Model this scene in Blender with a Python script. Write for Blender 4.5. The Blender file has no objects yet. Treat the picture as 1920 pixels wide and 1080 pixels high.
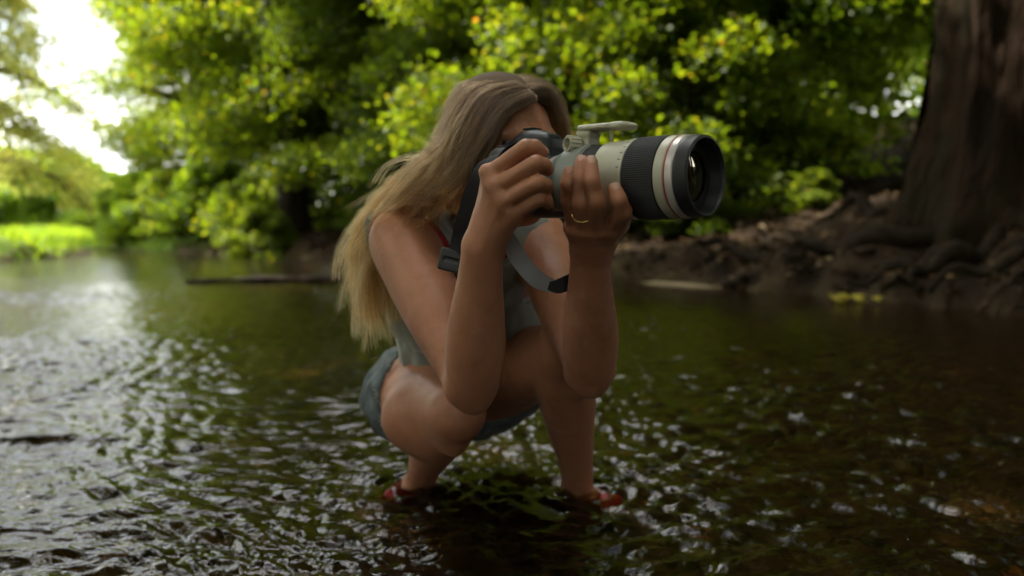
import bpy, math, random
import numpy as np
from mathutils import Vector, Matrix
random.seed(7)
rng = np.random.default_rng(7)
PI = math.pi

# ------------------------------------------------------------------ camera, world, sun, exposure
sc = bpy.context.scene
C = sc.collection
CAM_H = 0.54
PITCH = math.atan(110 / 1500)
cd = bpy.data.cameras.new('camera'); cam = bpy.data.objects.new('camera', cd); C.objects.link(cam)
cam.location = (0, 0, CAM_H); cam.rotation_euler = (PI/2 - PITCH, 0, 0)
cd.sensor_width = 36; cd.lens = 28.125; cd.clip_start = 0.02; cd.clip_end = 1000
cd.dof.use_dof = True; cd.dof.focus_distance = 1.05; cd.dof.aperture_fstop = 2.7; cd.dof.aperture_blades = 0
sc.camera = cam

SUN_EL, SUN_AZ = 50, -72          # azimuth measured from +Y towards +X
sd = Vector((math.sin(math.radians(SUN_AZ))*math.cos(math.radians(SUN_EL)),
             math.cos(math.radians(SUN_AZ))*math.cos(math.radians(SUN_EL)), math.sin(math.radians(SUN_EL))))
sl = bpy.data.lights.new('sun', 'SUN'); sun = bpy.data.objects.new('sun', sl); C.objects.link(sun)
sl.energy = 5.0; sl.angle = math.radians(0.5); sl.color = (1, .94, .83)
sun.rotation_euler = sd.to_track_quat('Z', 'Y').to_euler(); sun.location = (10, 10, 30)

world = bpy.data.worlds.new('World'); sc.world = world; world.use_nodes = True
wn = world.node_tree.nodes; wl = world.node_tree.links
wn.clear()
wo = wn.new('ShaderNodeOutputWorld'); bg = wn.new('ShaderNodeBackground')
sky = wn.new('ShaderNodeTexSky'); sky.sky_type = 'NISHITA'; sky.sun_disc = False
sky.sun_elevation = math.radians(SUN_EL); sky.sun_rotation = math.radians(SUN_AZ)
sky.air_density = 1.0; sky.dust_density = 2.0
tcw = wn.new('ShaderNodeTexCoord'); mpw = wn.new('ShaderNodeMapping'); mpw.inputs['Scale'].default_value = (1.2, 1.2, 3.0)
nzw = wn.new('ShaderNodeTexNoise'); nzw.inputs['Scale'].default_value = 1.7; nzw.inputs['Detail'].default_value = 8
rmw = wn.new('ShaderNodeValToRGB'); rmw.color_ramp.elements[0].position = .40; rmw.color_ramp.elements[1].position = .60
mxw = wn.new('ShaderNodeMix'); mxw.data_type = 'RGBA'
mxw.inputs['B'].default_value = (25, 24.6, 23.6, 1)
wl.new(tcw.outputs['Generated'], mpw.inputs['Vector']); wl.new(mpw.outputs[0], nzw.inputs['Vector'])
wl.new(nzw.outputs['Fac'], rmw.inputs['Fac']); wl.new(rmw.outputs['Color'], mxw.inputs['Factor'])
wl.new(sky.outputs[0], mxw.inputs['A']); wl.new(mxw.outputs['Result'], bg.inputs['Color'])
bg.inputs['Strength'].default_value = 0.12
wl.new(bg.outputs[0], wo.inputs['Surface'])

sc.view_settings.view_transform = 'Standard'; sc.view_settings.look = 'None'
sc.view_settings.exposure = 1.35; sc.view_settings.gamma = 1; sc.view_settings.use_curve_mapping = False
sc.render.engine = 'CYCLES'
sc.cycles.use_denoising = True
sc.cycles.max_bounces = 10; sc.cycles.diffuse_bounces = 6; sc.cycles.transparent_max_bounces = 8; sc.cycles.transmission_bounces = 8
sc.cycles.sample_clamp_indirect = 6; sc.cycles.sample_clamp_direct = 0
sc.cycles.caustics_reflective = False; sc.cycles.caustics_refractive = True

cp, sp = math.cos(PITCH), math.sin(PITCH)
def at(px, py, Y):
    """world point seen at photo pixel (px, py) of the 1920x1080 picture, Y metres ahead of the camera"""
    u = (px-960)/1500; v = (540-py)/1500
    d = np.array([u, cp+v*sp, -sp+v*cp]); d = d*(Y/d[1]); d[2] += CAM_H
    return d

# ------------------------------------------------------------------ materials
def mat(name, col=(.5,.5,.5), rough=.6, var=None, scale=20, bump=0, bscale=80, bdist=.002, spec=.5, metal=0,
        sss=0, coat=0, detail=5, coord='Object', stretch=(1,1,1), sheen=0):
    m = bpy.data.materials.new(name); m.use_nodes = True
    nt = m.node_tree; n = nt.nodes; l = nt.links
    b = n['Principled BSDF']
    b.inputs['Base Color'].default_value = (*col, 1); b.inputs['Roughness'].default_value = rough
    b.inputs['Specular IOR Level'].default_value = spec; b.inputs['Metallic'].default_value = metal
    if sss:
        b.inputs['Subsurface Weight'].default_value = sss
        b.inputs['Subsurface Radius'].default_value = (1, .35, .18); b.inputs['Subsurface Scale'].default_value = .008
    if coat: b.inputs['Coat Weight'].default_value = coat; b.inputs['Coat Roughness'].default_value = .15
    if sheen: b.inputs['Sheen Weight'].default_value = sheen
    tc = n.new('ShaderNodeTexCoord'); mp = n.new('ShaderNodeMapping'); mp.inputs['Scale'].default_value = stretch
    l.new(tc.outputs[coord], mp.inputs['Vector'])
    if var:
        nz = n.new('ShaderNodeTexNoise'); nz.inputs['Scale'].default_value = scale; nz.inputs['Detail'].default_value = detail
        l.new(mp.outputs[0], nz.inputs['Vector'])
        rp = n.new('ShaderNodeValToRGB'); e = rp.color_ramp.elements
        e[0].position = .3; e[1].position = .7
        cols = [col] + list(var)
        e[0].color = (*cols[0], 1); e[1].color = (*cols[-1], 1)
        for i, c in enumerate(cols[1:-1]):
            q = e.new(.3 + .4*(i+1)/(len(cols)-1)); q.color = (*c, 1)
        l.new(nz.outputs['Fac'], rp.inputs['Fac']); l.new(rp.outputs['Color'], b.inputs['Base Color'])
    if bump:
        nb = n.new('ShaderNodeTexNoise'); nb.inputs['Scale'].default_value = bscale; nb.inputs['Detail'].default_value = 6
        l.new(mp.outputs[0], nb.inputs['Vector'])
        bp = n.new('ShaderNodeBump'); bp.inputs['Strength'].default_value = bump; bp.inputs['Distance'].default_value = bdist
        l.new(nb.outputs['Fac'], bp.inputs['Height']); l.new(bp.outputs[0], b.inputs['Normal'])
    return m

def leaf_mat(name, cols, tcol, tw=.45, gloss=.03, rough=.5):
    m = bpy.data.materials.new(name); m.use_nodes = True
    nt = m.node_tree; n = nt.nodes; l = nt.links; n.clear()
    o = n.new('ShaderNodeOutputMaterial')
    g = n.new('ShaderNodeNewGeometry'); rp = n.new('ShaderNodeValToRGB'); e = rp.color_ramp.elements
    rp.color_ramp.interpolation = 'LINEAR'
    pos, c0 = cols[0]; e[0].position = pos; e[0].color = (*c0, 1)
    pos, c1 = cols[-1]; e[1].position = pos; e[1].color = (*c1, 1)
    for p_, c_ in cols[1:-1]:
        q = e.new(p_); q.color = (*c_, 1)
    l.new(g.outputs['Random Per Island'], rp.inputs['Fac'])
    df = n.new('ShaderNodeBsdfDiffuse'); tr = n.new('ShaderNodeBsdfTranslucent'); gl = n.new('ShaderNodeBsdfGlossy')
    gl.inputs['Roughness'].default_value = rough; gl.inputs['Color'].default_value = (.9,.9,.9,1)
    l.new(rp.outputs['Color'], df.inputs['Color'])
    mu = n.new('ShaderNodeMix'); mu.data_type = 'RGBA'; mu.blend_type = 'MULTIPLY'; mu.inputs['Factor'].default_value = 1
    mu.inputs['B'].default_value = (*tcol, 1); l.new(rp.outputs['Color'], mu.inputs['A']); l.new(mu.outputs['Result'], tr.inputs['Color'])
    m1 = n.new('ShaderNodeMixShader'); m1.inputs[0].default_value = tw
    l.new(df.outputs[0], m1.inputs[1]); l.new(tr.outputs[0], m1.inputs[2])
    m2 = n.new('ShaderNodeMixShader'); m2.inputs[0].default_value = gloss
    l.new(m1.outputs[0], m2.inputs[1]); l.new(gl.outputs[0], m2.inputs[2]); l.new(m2.outputs[0], o.inputs['Surface'])
    return m

M = {}
M['bark'] = mat('bark', (.018,.013,.010), .9, [(.036,.026,.019),(.060,.045,.034)], 6, .9, 22, .03, spec=.15, stretch=(1,1,.25))
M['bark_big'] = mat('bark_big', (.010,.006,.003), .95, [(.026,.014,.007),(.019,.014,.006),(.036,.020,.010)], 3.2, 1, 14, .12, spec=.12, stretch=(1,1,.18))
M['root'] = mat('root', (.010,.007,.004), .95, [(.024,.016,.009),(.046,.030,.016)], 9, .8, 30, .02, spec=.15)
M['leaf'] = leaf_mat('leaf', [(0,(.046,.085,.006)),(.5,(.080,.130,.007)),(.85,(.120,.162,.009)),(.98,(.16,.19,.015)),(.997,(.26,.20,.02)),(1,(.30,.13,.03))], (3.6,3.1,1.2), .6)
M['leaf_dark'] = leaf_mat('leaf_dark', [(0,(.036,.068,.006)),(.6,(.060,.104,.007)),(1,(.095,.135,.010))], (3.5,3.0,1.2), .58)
M['leaf_pale'] = leaf_mat('leaf_pale', [(0,(.16,.19,.04)),(.6,(.23,.25,.06)),(.95,(.28,.28,.08)),(1,(.35,.25,.06))], (2.6,2.4,1.5), .45)  # blown-out sunlight is put into this pale leaf colour
M['leaf_bright'] = leaf_mat('leaf_bright', [(0,(.065,.13,.008)),(.6,(.098,.17,.010)),(1,(.145,.20,.014))], (3.2,2.7,1.1), .58)  # lit copy of the leaf colour, brightens foliage the sun misses
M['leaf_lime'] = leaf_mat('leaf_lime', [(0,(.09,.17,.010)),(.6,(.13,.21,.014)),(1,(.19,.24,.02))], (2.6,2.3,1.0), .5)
M['litter'] = leaf_mat('litter', [(0,(.06,.032,.014)),(.4,(.11,.060,.026)),(.7,(.16,.10,.05)),(.93,(.20,.13,.05)),(1,(.34,.28,.18))], (.6,.5,.4), .2)
M['yellow'] = leaf_mat('yellow', [(0,(.35,.30,.03)),(1,(.5,.42,.05))], (1.2,1.1,.6), .3)
M['skin'] = mat('skin', (.36,.148,.078), .45, [(.42,.185,.100),(.44,.19,.11),(.48,.23,.135)], 30, .5, 300, .0011, spec=.36, sss=.18, detail=6)
M['nail'] = mat('nail', (.62,.36,.28), .25, spec=.5, sss=.1)
M['lip'] = mat('lip', (.42,.13,.11), .4, sss=.1)
M['eye'] = mat('eye', (.7,.66,.62), .1)
M['shirt'] = mat('shirt', (.20,.22,.195), .85, [(.25,.27,.24),(.32,.34,.31)], 22, .35, 900, .0006, sheen=.3)
M['red'] = mat('red', (.25,.007,.010), .75, [(.31,.012,.015)], 40, .3, 900, .0006)
M['denim'] = mat('denim', (.055,.070,.074), .85, [(.10,.122,.124),(.19,.21,.205)], 26, .5, 1100, .0008)
M['thread'] = mat('thread', (.5,.52,.5), .9)
M['shoe'] = mat('shoe', (.07,.045,.048), .6, [(.12,.07,.074)], 60, .3, 700, .001)
M['shoe_sole'] = mat('shoe_sole', (.05,.045,.045), .7)
M['black'] = mat('black_plastic', (.018,.019,.020), .42, bump=.15, bscale=1500, bdist=.0003)
M['rubber'] = mat('rubber', (.013,.013,.014), .62, bump=.3, bscale=900, bdist=.0004)
M['cream'] = mat('cream_paint', (.47,.45,.34), .38, [(.51,.49,.38)], 40, .08, 1800, .0002)
M['cream_dark'] = mat('grey_green_paint', (.21,.23,.20), .38, bump=.08, bscale=1800, bdist=.0002)
M['silver'] = mat('silver_ring', (.62,.56,.53), .3, metal=.3)
M['redring'] = mat('red_line', (.42,.06,.04), .4)
M['lens_inner'] = mat('lens_inner', (.01,.01,.01), .45)
M['gold'] = mat('gold', (.83,.58,.22), .2, metal=1)
M['strap_grey'] = mat('strap_grey', (.36,.36,.37), .75, bump=.3, bscale=1500, bdist=.0003)
M['strap_black'] = mat('strap_black', (.012,.012,.014), .7, bump=.3, bscale=1500, bdist=.0003)
M['hair_cap'] = mat('hair_cap', (.11,.062,.028), .8)
gm = bpy.data.materials.new('lens_glass'); gm.use_nodes = True
b = gm.node_tree.nodes['Principled BSDF']; b.inputs['Base Color'].default_value = (.02,.025,.015,1)
b.inputs['Roughness'].default_value = .03; b.inputs['Coat Weight'].default_value = 1; b.inputs['Coat Tint'].default_value = (1,.85,.5,1)
b.inputs['Coat Roughness'].default_value = .01
M['glass'] = gm

# ------------------------------------------------------------------ object helpers
def link(o): C.objects.link(o); return o
def tag(o, label=None, cat=None, group=None, kind=None):
    if label: o['label'] = label
    if cat: o['category'] = cat
    if group: o['group'] = group
    if kind: o['kind'] = kind
    return o
def empty(name, loc=(0,0,0), rz=0, label=None, cat=None, group=None):
    o = bpy.data.objects.new(name, None); link(o); o.location = loc; o.rotation_euler = (0,0,rz); o.empty_display_size = .1
    return tag(o, label, cat, group)
def np_mesh(name, V, F, smooth=True):
    """V (n,3), F (m,k) all faces with k corners"""
    V = np.asarray(V, dtype=np.float32); F = np.asarray(F, dtype=np.int32)
    me = bpy.data.meshes.new(name); k = F.shape[1]
    me.vertices.add(len(V)); me.vertices.foreach_set('co', V.ravel())
    me.loops.add(F.size); me.loops.foreach_set('vertex_index', F.ravel())
    me.polygons.add(len(F)); me.polygons.foreach_set('loop_start', np.arange(0, F.size, k, dtype=np.int32))
    me.update(calc_edges=True)
    me.polygons.foreach_set('use_smooth', np.full(len(F), smooth)); me.update()
    return me
def obj(name, me, m, parent=None):
    o = bpy.data.objects.new(name, me); link(o)
    if m is not None and not me.materials: me.materials.append(m)
    if parent: o.parent = parent
    return o

def tube_arrays(pts, rad, seg=10, flat=None, cap=True):
    P = np.asarray(pts, float); n = len(P); R = np.broadcast_to(np.asarray(rad, float), (n,))
    T = np.gradient(P, axis=0); T /= np.linalg.norm(T, axis=1)[:,None]+1e-9
    ref = np.array([0,0,1.]) if abs(T[0][2]) < .9 else np.array([1.,0,0])
    V = []; a = np.linspace(0, 2*PI, seg, endpoint=False)
    N = ref - T[0]*ref.dot(T[0]); N /= np.linalg.norm(N)
    for i in range(n):
        N = N - T[i]*N.dot(T[i]); N /= np.linalg.norm(N)+1e-9
        B = np.cross(T[i], N)
        V.append(P[i] + R[i]*(np.cos(a)[:,None]*N + np.sin(a)[:,None]*B))
    V = np.concatenate(V)
    i, j = np.meshgrid(np.arange(n-1), np.arange(seg), indexing='ij'); i = i.ravel(); j = j.ravel(); j2 = (j+1) % seg
    F = np.stack([i*seg+j, i*seg+j2, (i+1)*seg+j2, (i+1)*seg+j], 1)
    if cap:
        V = np.concatenate([V, P[:1], P[-1:]]); k = len(V)
        jj = np.arange(seg); j3 = (jj+1) % seg
        F = np.concatenate([F, np.stack([np.full(seg,k-2), j3, jj, jj], 1)[:, :4], np.stack([np.full(seg,k-1), (n-1)*seg+jj, (n-1)*seg+j3, (n-1)*seg+j3], 1)])
    return V, F
def fix(F):
    return F
def join(parts):
    Vs, Fs, o = [], [], 0
    for V, F in parts:
        Vs.append(V); Fs.append(F+o); o += len(V)
    return np.concatenate(Vs), np.concatenate(Fs)
def mesh_from(name, V, F, smooth=True):
    """quads that may hold a doubled last corner (triangles)"""
    faces = [tuple(f[:3]) if f[2] == f[3] else tuple(f) for f in F.tolist()]
    me = bpy.data.meshes.new(name); me.from_pydata(V.tolist(), [], faces); me.update()
    me.polygons.foreach_set('use_smooth', np.full(len(me.polygons), smooth)); me.update(); return me
def tube(name, pts, rad, m, parent=None, seg=10):
    V, F = tube_arrays(pts, rad, seg); return obj(name, mesh_from(name, V, F), m, parent)
def spline(pts, n):
    """Catmull-Rom through pts"""
    P = np.asarray(pts, float); k = len(P)
    Q = np.concatenate([[2*P[0]-P[1]], P, [2*P[-1]-P[-2]]])
    t = np.linspace(0, k-1-1e-6, n); i = t.astype(int); f = (t-i)[:,None]
    a, b_, c, d = Q[i], Q[i+1], Q[i+2], Q[i+3]
    return .5*((2*b_) + (c-a)*f + (2*a-5*b_+4*c-d)*f*f + (3*b_-a-3*c+d)*f**3)
def lathe(name, prof, m, parent, seg=64, axis='X', smooth=True, ribs=None):
    """prof [(t, r)] turned about local X"""
    a = np.linspace(0, 2*PI, seg, endpoint=False); V = []
    for t, r in prof:
        rr = np.full(seg, r)
        V.append(np.stack([np.full(seg, t), rr*np.cos(a), rr*np.sin(a)], 1))
    V = np.concatenate(V); n = len(prof)
    i, j = np.meshgrid(np.arange(n-1), np.arange(seg), indexing='ij'); i = i.ravel(); j = j.ravel(); j2 = (j+1) % seg
    F = np.stack([i*seg+j, i*seg+j2, (i+1)*seg+j2, (i+1)*seg+j], 1)
    me = np_mesh(name, V, F, smooth)
    if smooth: me.set_sharp_from_angle(angle=math.radians(32))
    return obj(name, me, m, parent)

# cheap smooth noise for arrays
def make_noise(seed, nw=24, lo=.5, hi=2.0):
    r = np.random.default_rng(seed); K = r.normal(size=(nw, 3)); K /= np.linalg.norm(K, axis=1)[:,None]
    K *= (2*PI*r.uniform(lo, hi, nw))[:,None]; ph = r.uniform(0, 2*PI, nw)
    def f(X, Y, Z):
        s = 0
        for (a, b_, c), p in zip(K, ph): s = s + np.sin(a*X+b_*Y+c*Z+p)
        return s/math.sqrt(nw/2)
    return f
# ------------------------------------------------------------------ terrain, water
RB = np.array([(4.6,-30),(4.6,-6),(4.5,0),(4.0,3.5),(3.15,5.1),(2.45,6.7),(1.3,8.7),(-.4,11.4),(-3.3,14.6),(-6.7,18.2),(-11.4,22.5),(-16,25.5),(-60,34)])
LB = np.array([(-60,27),(-26,21.5),(-13.5,19.5),(-9.6,18.0),(-8.6,15.4),(-8.9,13.2),(-9.4,10),(-8.2,4),(-7,-2),(-7,-30)])
POLY = np.concatenate([RB, LB])
def sdist(X, Y):
    """signed distance to the river outline, positive on land"""
    d = np.full(X.shape, 1e9); ins = np.zeros(X.shape, bool); n = len(POLY)
    for i in range(n):
        a = POLY[i]; b_ = POLY[(i+1) % n]; e = b_-a
        t = np.clip(((X-a[0])*e[0]+(Y-a[1])*e[1])/e.dot(e), 0, 1)
        d = np.minimum(d, np.hypot(X-a[0]-t*e[0], Y-a[1]-t*e[1]))
        c = (a[1] > Y) != (b_[1] > Y)
        with np.errstate(divide='ignore', invalid='ignore'):
            xx = (b_[0]-a[0])*(Y-a[1])/(b_[1]-a[1]+1e-12)+a[0]
        ins ^= c & (X < xx)
    return np.where(ins, -d, d)
nA = make_noise(3, 30, .12, .6); nB = make_noise(4, 40, .8, 3.0); nC = make_noise(5, 30, .02, .08)
def ground_h(X, Y):
    X = np.asarray(X, float); Y = np.asarray(Y, float); Z0 = np.zeros_like(X)
    n1 = nA(X, Y, Z0); n2 = nB(X, Y, Z0)
    d = sdist(X + .22*n2*.5, Y + .22*n1)
    right = 1/(1+np.exp(-(X+10+.0*Y)*1.2))
    up_r = .42*(1-np.exp(-np.maximum(d,0)/.45)) + np.minimum((.085+.10/(1+np.exp(-(X-1.5)*1.5)))*np.maximum(d-.4,0), 4.5)
    up_l = .05*(1-np.exp(-np.maximum(d,0)/.5)) + np.minimum(.03*np.maximum(d-1,0), 1.6)
    land = up_r*right + up_l*(1-right) + (.05*n1+.03*n2)*np.clip(d/.6, 0, 1)
    bed = -.075 - .16*(1-np.exp(np.minimum(d,0)/1.1))*np.clip((np.hypot(X, Y-1.6)-.9)/2.5, .0, 1) - 0*Y
    bed = np.where(d < 0, np.maximum(bed, -.5) * np.clip(-d/.35, 0, 1) + .012*n2*np.clip(-d/.35,0,1), 0)
    return np.where(d > 0, land, bed)
def gh(x, y): return float(ground_h(np.array([x]), np.array([y]))[0])

def grid_mesh(xs, ys, f):
    X, Y = np.meshgrid(xs, ys); Z = f(X, Y); V = np.stack([X.ravel(), Y.ravel(), Z.ravel()], 1)
    ny, nx = X.shape; i, j = np.meshgrid(np.arange(ny-1), np.arange(nx-1), indexing='ij'); i = i.ravel(); j = j.ravel()
    return V, np.stack([i*nx+j, i*nx+j+1, (i+1)*nx+j+1, (i+1)*nx+j], 1)
def graded(lo, a, b_, hi, n1, step):
    mid = np.arange(a, b_, step)
    L = a - (np.geomspace(1, 1+a-lo, n1)[::-1]-1); R = b_ + np.geomspace(1, 1+hi-b_, n1)-1
    return np.unique(np.concatenate([L, mid, R]))
gx = graded(-300, -14, 12, 300, 40, .11); gy = graded(-60, -1, 27, 500, 40, .11)
V, F = grid_mesh(gx, gy, ground_h)
mg = bpy.data.materials.new('ground'); mg.use_nodes = True
nt = mg.node_tree; n = nt.nodes; l = nt.links; b = n['Principled BSDF']; b.inputs['Roughness'].default_value = .95; b.inputs['Specular IOR Level'].default_value = .12
at_ = n.new('ShaderNodeAttribute'); at_.attribute_name = 'zone'
tc = n.new('ShaderNodeTexCoord')
def ramp(scale, cols, pos=None, detail=8):
    nz = n.new('ShaderNodeTexNoise'); nz.inputs['Scale'].default_value = scale; nz.inputs['Detail'].default_value = detail
    l.new(tc.outputs['Object'], nz.inputs['Vector']); r = n.new('ShaderNodeValToRGB'); e = r.color_ramp.elements
    e[0].position = .32; e[1].position = .68; e[0].color = (*cols[0],1); e[1].color = (*cols[-1],1)
    for i, c_ in enumerate(cols[1:-1]):
        q = e.new(.32+.36*(i+1)/(len(cols)-1)); q.color = (*c_,1)
    l.new(nz.outputs['Fac'], r.inputs['Fac']); return r.outputs['Color'], nz
dirt, _ = ramp(3.5, [(.014,.009,.005),(.028,.018,.010),(.048,.031,.018)])
grs, _ = ramp(1.5, [(.08,.15,.012),(.12,.2,.018),(.16,.22,.03)])
bedc, _ = ramp(16, [(.022,.016,.007),(.040,.029,.013),(.060,.044,.021),(.09,.058,.028)])
sep = n.new('ShaderNodeSeparateColor'); l.new(at_.outputs['Color'], sep.inputs[0])
m1 = n.new('ShaderNodeMix'); m1.data_type = 'RGBA'; l.new(sep.outputs[0], m1.inputs['Factor']); l.new(dirt, m1.inputs['A']); l.new(grs, m1.inputs['B'])
m2 = n.new('ShaderNodeMix'); m2.data_type = 'RGBA'; l.new(sep.outputs[1], m2.inputs['Factor']); l.new(m1.outputs['Result'], m2.inputs['A']); l.new(bedc, m2.inputs['B'])
l.new(m2.outputs['Result'], b.inputs['Base Color'])
nb = n.new('ShaderNodeTexNoise'); nb.inputs['Scale'].default_value = 25; nb.inputs['Detail'].default_value = 8
l.new(tc.outputs['Object'], nb.inputs['Vector']); bp = n.new('ShaderNodeBump'); bp.inputs['Distance'].default_value = .03; bp.inputs['Strength'].default_value = .8
l.new(nb.outputs['Fac'], bp.inputs['Height']); l.new(bp.outputs[0], b.inputs['Normal'])
gme = np_mesh('ground', V, F)
dd = sdist(V[:,0], V[:,1])
zone = np.zeros((len(V), 4), np.float32); zone[:,3] = 1
zone[:,0] = np.clip(1/(1+np.exp((V[:,0]+8.0)*1.5)), 0, 1)*np.clip(dd*8+.6, 0, 1); zone[:,1] = np.clip(-dd*6+.4, 0, 1)
zone[:,0] = np.where(V[:,1] > 60, 1, zone[:,0])
ca = gme.color_attributes.new('zone', 'FLOAT_COLOR', 'POINT'); ca.data.foreach_set('color', zone.ravel())
tag(obj('ground', gme, mg), 'muddy stream banks and bed with a low grassy shore on the left', None, kind='structure')

# water: rippled riffle near, calm pool beyond
r2 = np.random.default_rng(21)
waves = []
for i in range(110):
    lam = .0125*(16 ** r2.random()**1.3); th = r2.normal(1.35, .68)       # travel mostly along the stream
    slope = (.032 + .022*min(1, lam/.09)) * (1 if lam < .12 else .7) * (.8+.9*r2.random())
    k = 2*PI/lam; waves.append((k*math.cos(th), k*math.sin(th), slope/k, r2.uniform(0, 2*PI), lam))
nW = make_noise(11, 26, .35, 1.3); nW2 = make_noise(12, 26, 1.2, 3.2); nS = make_noise(13, 16, .1, .45)
def water_h(X, Y):
    Z0 = np.zeros_like(X)
    a = nW(X, Y, Z0); b_ = nW2(X, Y, Z0); wx = X + .035*a + .012*b_; wy = Y + .03*nW(Y+7, X-3, Z0) + .012*nW2(Y, X, Z0)
    h = np.zeros_like(X)
    sg = 1/(1+np.exp((Y - (8.35 + .12*nS(X*2, Y*0, Z0) + .10*X*0))*6))           # riffle ends here
    bank = np.clip((3.9 - .45*Y - X)/1.6 + .25, .22, 1)                          # calmer towards the right bank
    amp = (.16 + .84*sg) * bank * (1-.16/(1+np.exp(-(X-.25)*4))) * (.72 + .30*np.clip(nS(X, Y, Z0), -1.4, 1.6)) 
    amp = np.where(Y > 9, amp*np.clip(1-(Y-9)/4, .25, 1), amp)
    for kx, ky, A, p, lam in waves:
        ph = kx*wx + ky*wy + p; s = np.sin(ph)
        h += A*(s + .28*np.cos(2*ph))
    h *= amp
    # swell where the stream runs over a stone, and the wakes of the two legs
    h += .017*np.exp(-((X+1.22)/.17)**2 - ((Y-2.02-.1*(X+1.2))/.035)**2)
    for fx, fy in ((-.20, 1.66), (.16, 1.60)):
        rr = np.hypot(X-fx, Y-fy); h += .006*np.sin((rr-.04)*2*PI/.045)*np.exp(-rr/.12)
    return h
ang = np.radians(np.linspace(-56, 56, 800))
rows = np.concatenate([np.geomspace(.25, 1.0, 40, endpoint=False), np.geomspace(1.0, 9, 640, endpoint=False), np.geomspace(9, 60, 120)])
A_, R_ = np.meshgrid(np.tan(ang), rows); X = A_*R_; Y = R_; Z = water_h(X, Y)
ny, nx = X.shape; i, j = np.meshgrid(np.arange(ny-1), np.arange(nx-1), indexing='ij'); i = i.ravel(); j = j.ravel()
Vw = np.stack([X.ravel(), Y.ravel(), Z.ravel()], 1); Fw = np.stack([i*nx+j, i*nx+j+1, (i+1)*nx+j+1, (i+1)*nx+j], 1)
# coarse continuation outside the fan so that the stream goes on to both sides and behind
k0 = len(Vw); t = math.tan(math.radians(56))
ex = np.array([[-.25*t,.25,0],[.25*t,.25,0],[60*t,60,0],[-60*t,60,0],[-95,60,0],[-95,-30,0],[95,-30,0],[95,60,0]])
exF = [(k0, k0+5, k0+6, k0+1), (k0, k0+3, k0+4, k0+5), (k0+1, k0+6, k0+7, k0+2)]
ex[:,2] = 0
wme = np_mesh('stream', np.concatenate([Vw, ex]), np.concatenate([Fw, np.array(exF)]))
mw = bpy.data.materials.new('water'); mw.use_nodes = True; nt = mw.node_tree; n = nt.nodes; l = nt.links; n.clear()
o = n.new('ShaderNodeOutputMaterial')
gl = n.new('ShaderNodeBsdfRefraction'); gl.inputs['IOR'].default_value = 1.33; gl.inputs['Roughness'].default_value = .03
gl.inputs['Color'].default_value = (.74,.62,.42,1)
gs = n.new('ShaderNodeBsdfGlossy'); gs.inputs['Roughness'].default_value = .085; gs.inputs['Color'].default_value = (1,1,1,1)
fr = n.new('ShaderNodeFresnel'); fr.inputs['IOR'].default_value = 1.36; mw_ = n.new('ShaderNodeMixShader')
tc = n.new('ShaderNodeTexCoord'); nb = n.new('ShaderNodeTexNoise'); nb.inputs['Scale'].default_value = 75; nb.inputs['Detail'].default_value = 3
l.new(tc.outputs['Object'], nb.inputs['Vector']); bp = n.new('ShaderNodeBump'); bp.inputs['Distance'].default_value = .004; bp.inputs['Strength'].default_value = .5
l.new(nb.outputs['Fac'], bp.inputs['Height']); [l.new(bp.outputs[0], q_.inputs['Normal']) for q_ in (gl, gs, fr)]
l.new(fr.outputs[0], mw_.inputs[0]); l.new(gl.outputs[0], mw_.inputs[1]); l.new(gs.outputs[0], mw_.inputs[2]); l.new(mw_.outputs[0], o.inputs['Surface'])
tag(obj('stream', wme, mw), 'rippled brown stream water with white sky glints', None, kind='structure')

# pebbles on the bed near the camera
def scatter_blobs(n_, xr, yr, size, seed, zoff=0, cond=None, aspect=.6):
    r = np.random.default_rng(seed)
    ico = np.array([(0,0,1),(.894,0,.447),(.276,.851,.447),(-.724,.526,.447),(-.724,-.526,.447),(.276,-.851,.447),(.724,.526,-.447),(-.276,.851,-.447),(-.894,0,-.447),(-.276,-.851,-.447),(.724,-.526,-.447),(0,0,-1)])
    fc = np.array([(0,1,2),(0,2,3),(0,3,4),(0,4,5),(0,5,1),(1,6,2),(2,7,3),(3,8,4),(4,9,5),(5,10,1),(6,7,2),(7,8,3),(8,9,4),(9,10,5),(10,6,1),(11,7,6),(11,8,7),(11,9,8),(11,10,9),(11,6,10)])
    x = r.uniform(*xr, n_); y = r.uniform(*yr, n_)
    if cond is not None:
        k = cond(x, y); x = x[k]; y = y[k]
    m_ = len(x); s = size[0]*(size[1]/size[0])**(r.random(m_)**1.7)
    z = ground_h(x, y)+zoff; a = r.uniform(0, 2*PI, m_)
    sc3 = np.stack([s*r.uniform(.8,1.3,m_), s*r.uniform(.6,1,m_), s*aspect*r.uniform(.7,1.1,m_)], 1)
    P = ico[None]*(1+.18*r.normal(size=(m_,12,1)))*sc3[:,None]
    c, s_ = np.cos(a)[:,None], np.sin(a)[:,None]
    Q = np.stack([P[...,0]*c-P[...,1]*s_, P[...,0]*s_+P[...,1]*c, P[...,2]], -1) + np.stack([x,y,z],1)[:,None]
    return Q.reshape(-1,3), (fc[None]+12*np.arange(m_)[:,None,None]).reshape(-1,3)
M['pebble'] = leaf_mat('pebble', [(0,(.015,.014,.007)),(.5,(.035,.03,.014)),(.8,(.06,.045,.02)),(.97,(.09,.055,.022)),(1,(.22,.09,.025))], (.1,.1,.1), .02)
V, F = scatter_blobs(9000, (-3.5,3.5), (.7,5), (.008,.04), 31)
tag(obj('stream_pebbles', np_mesh('pebbles', V, F), M['pebble']), 'brown and orange pebbles lying on the stream bed', None, kind='stuff')

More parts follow.
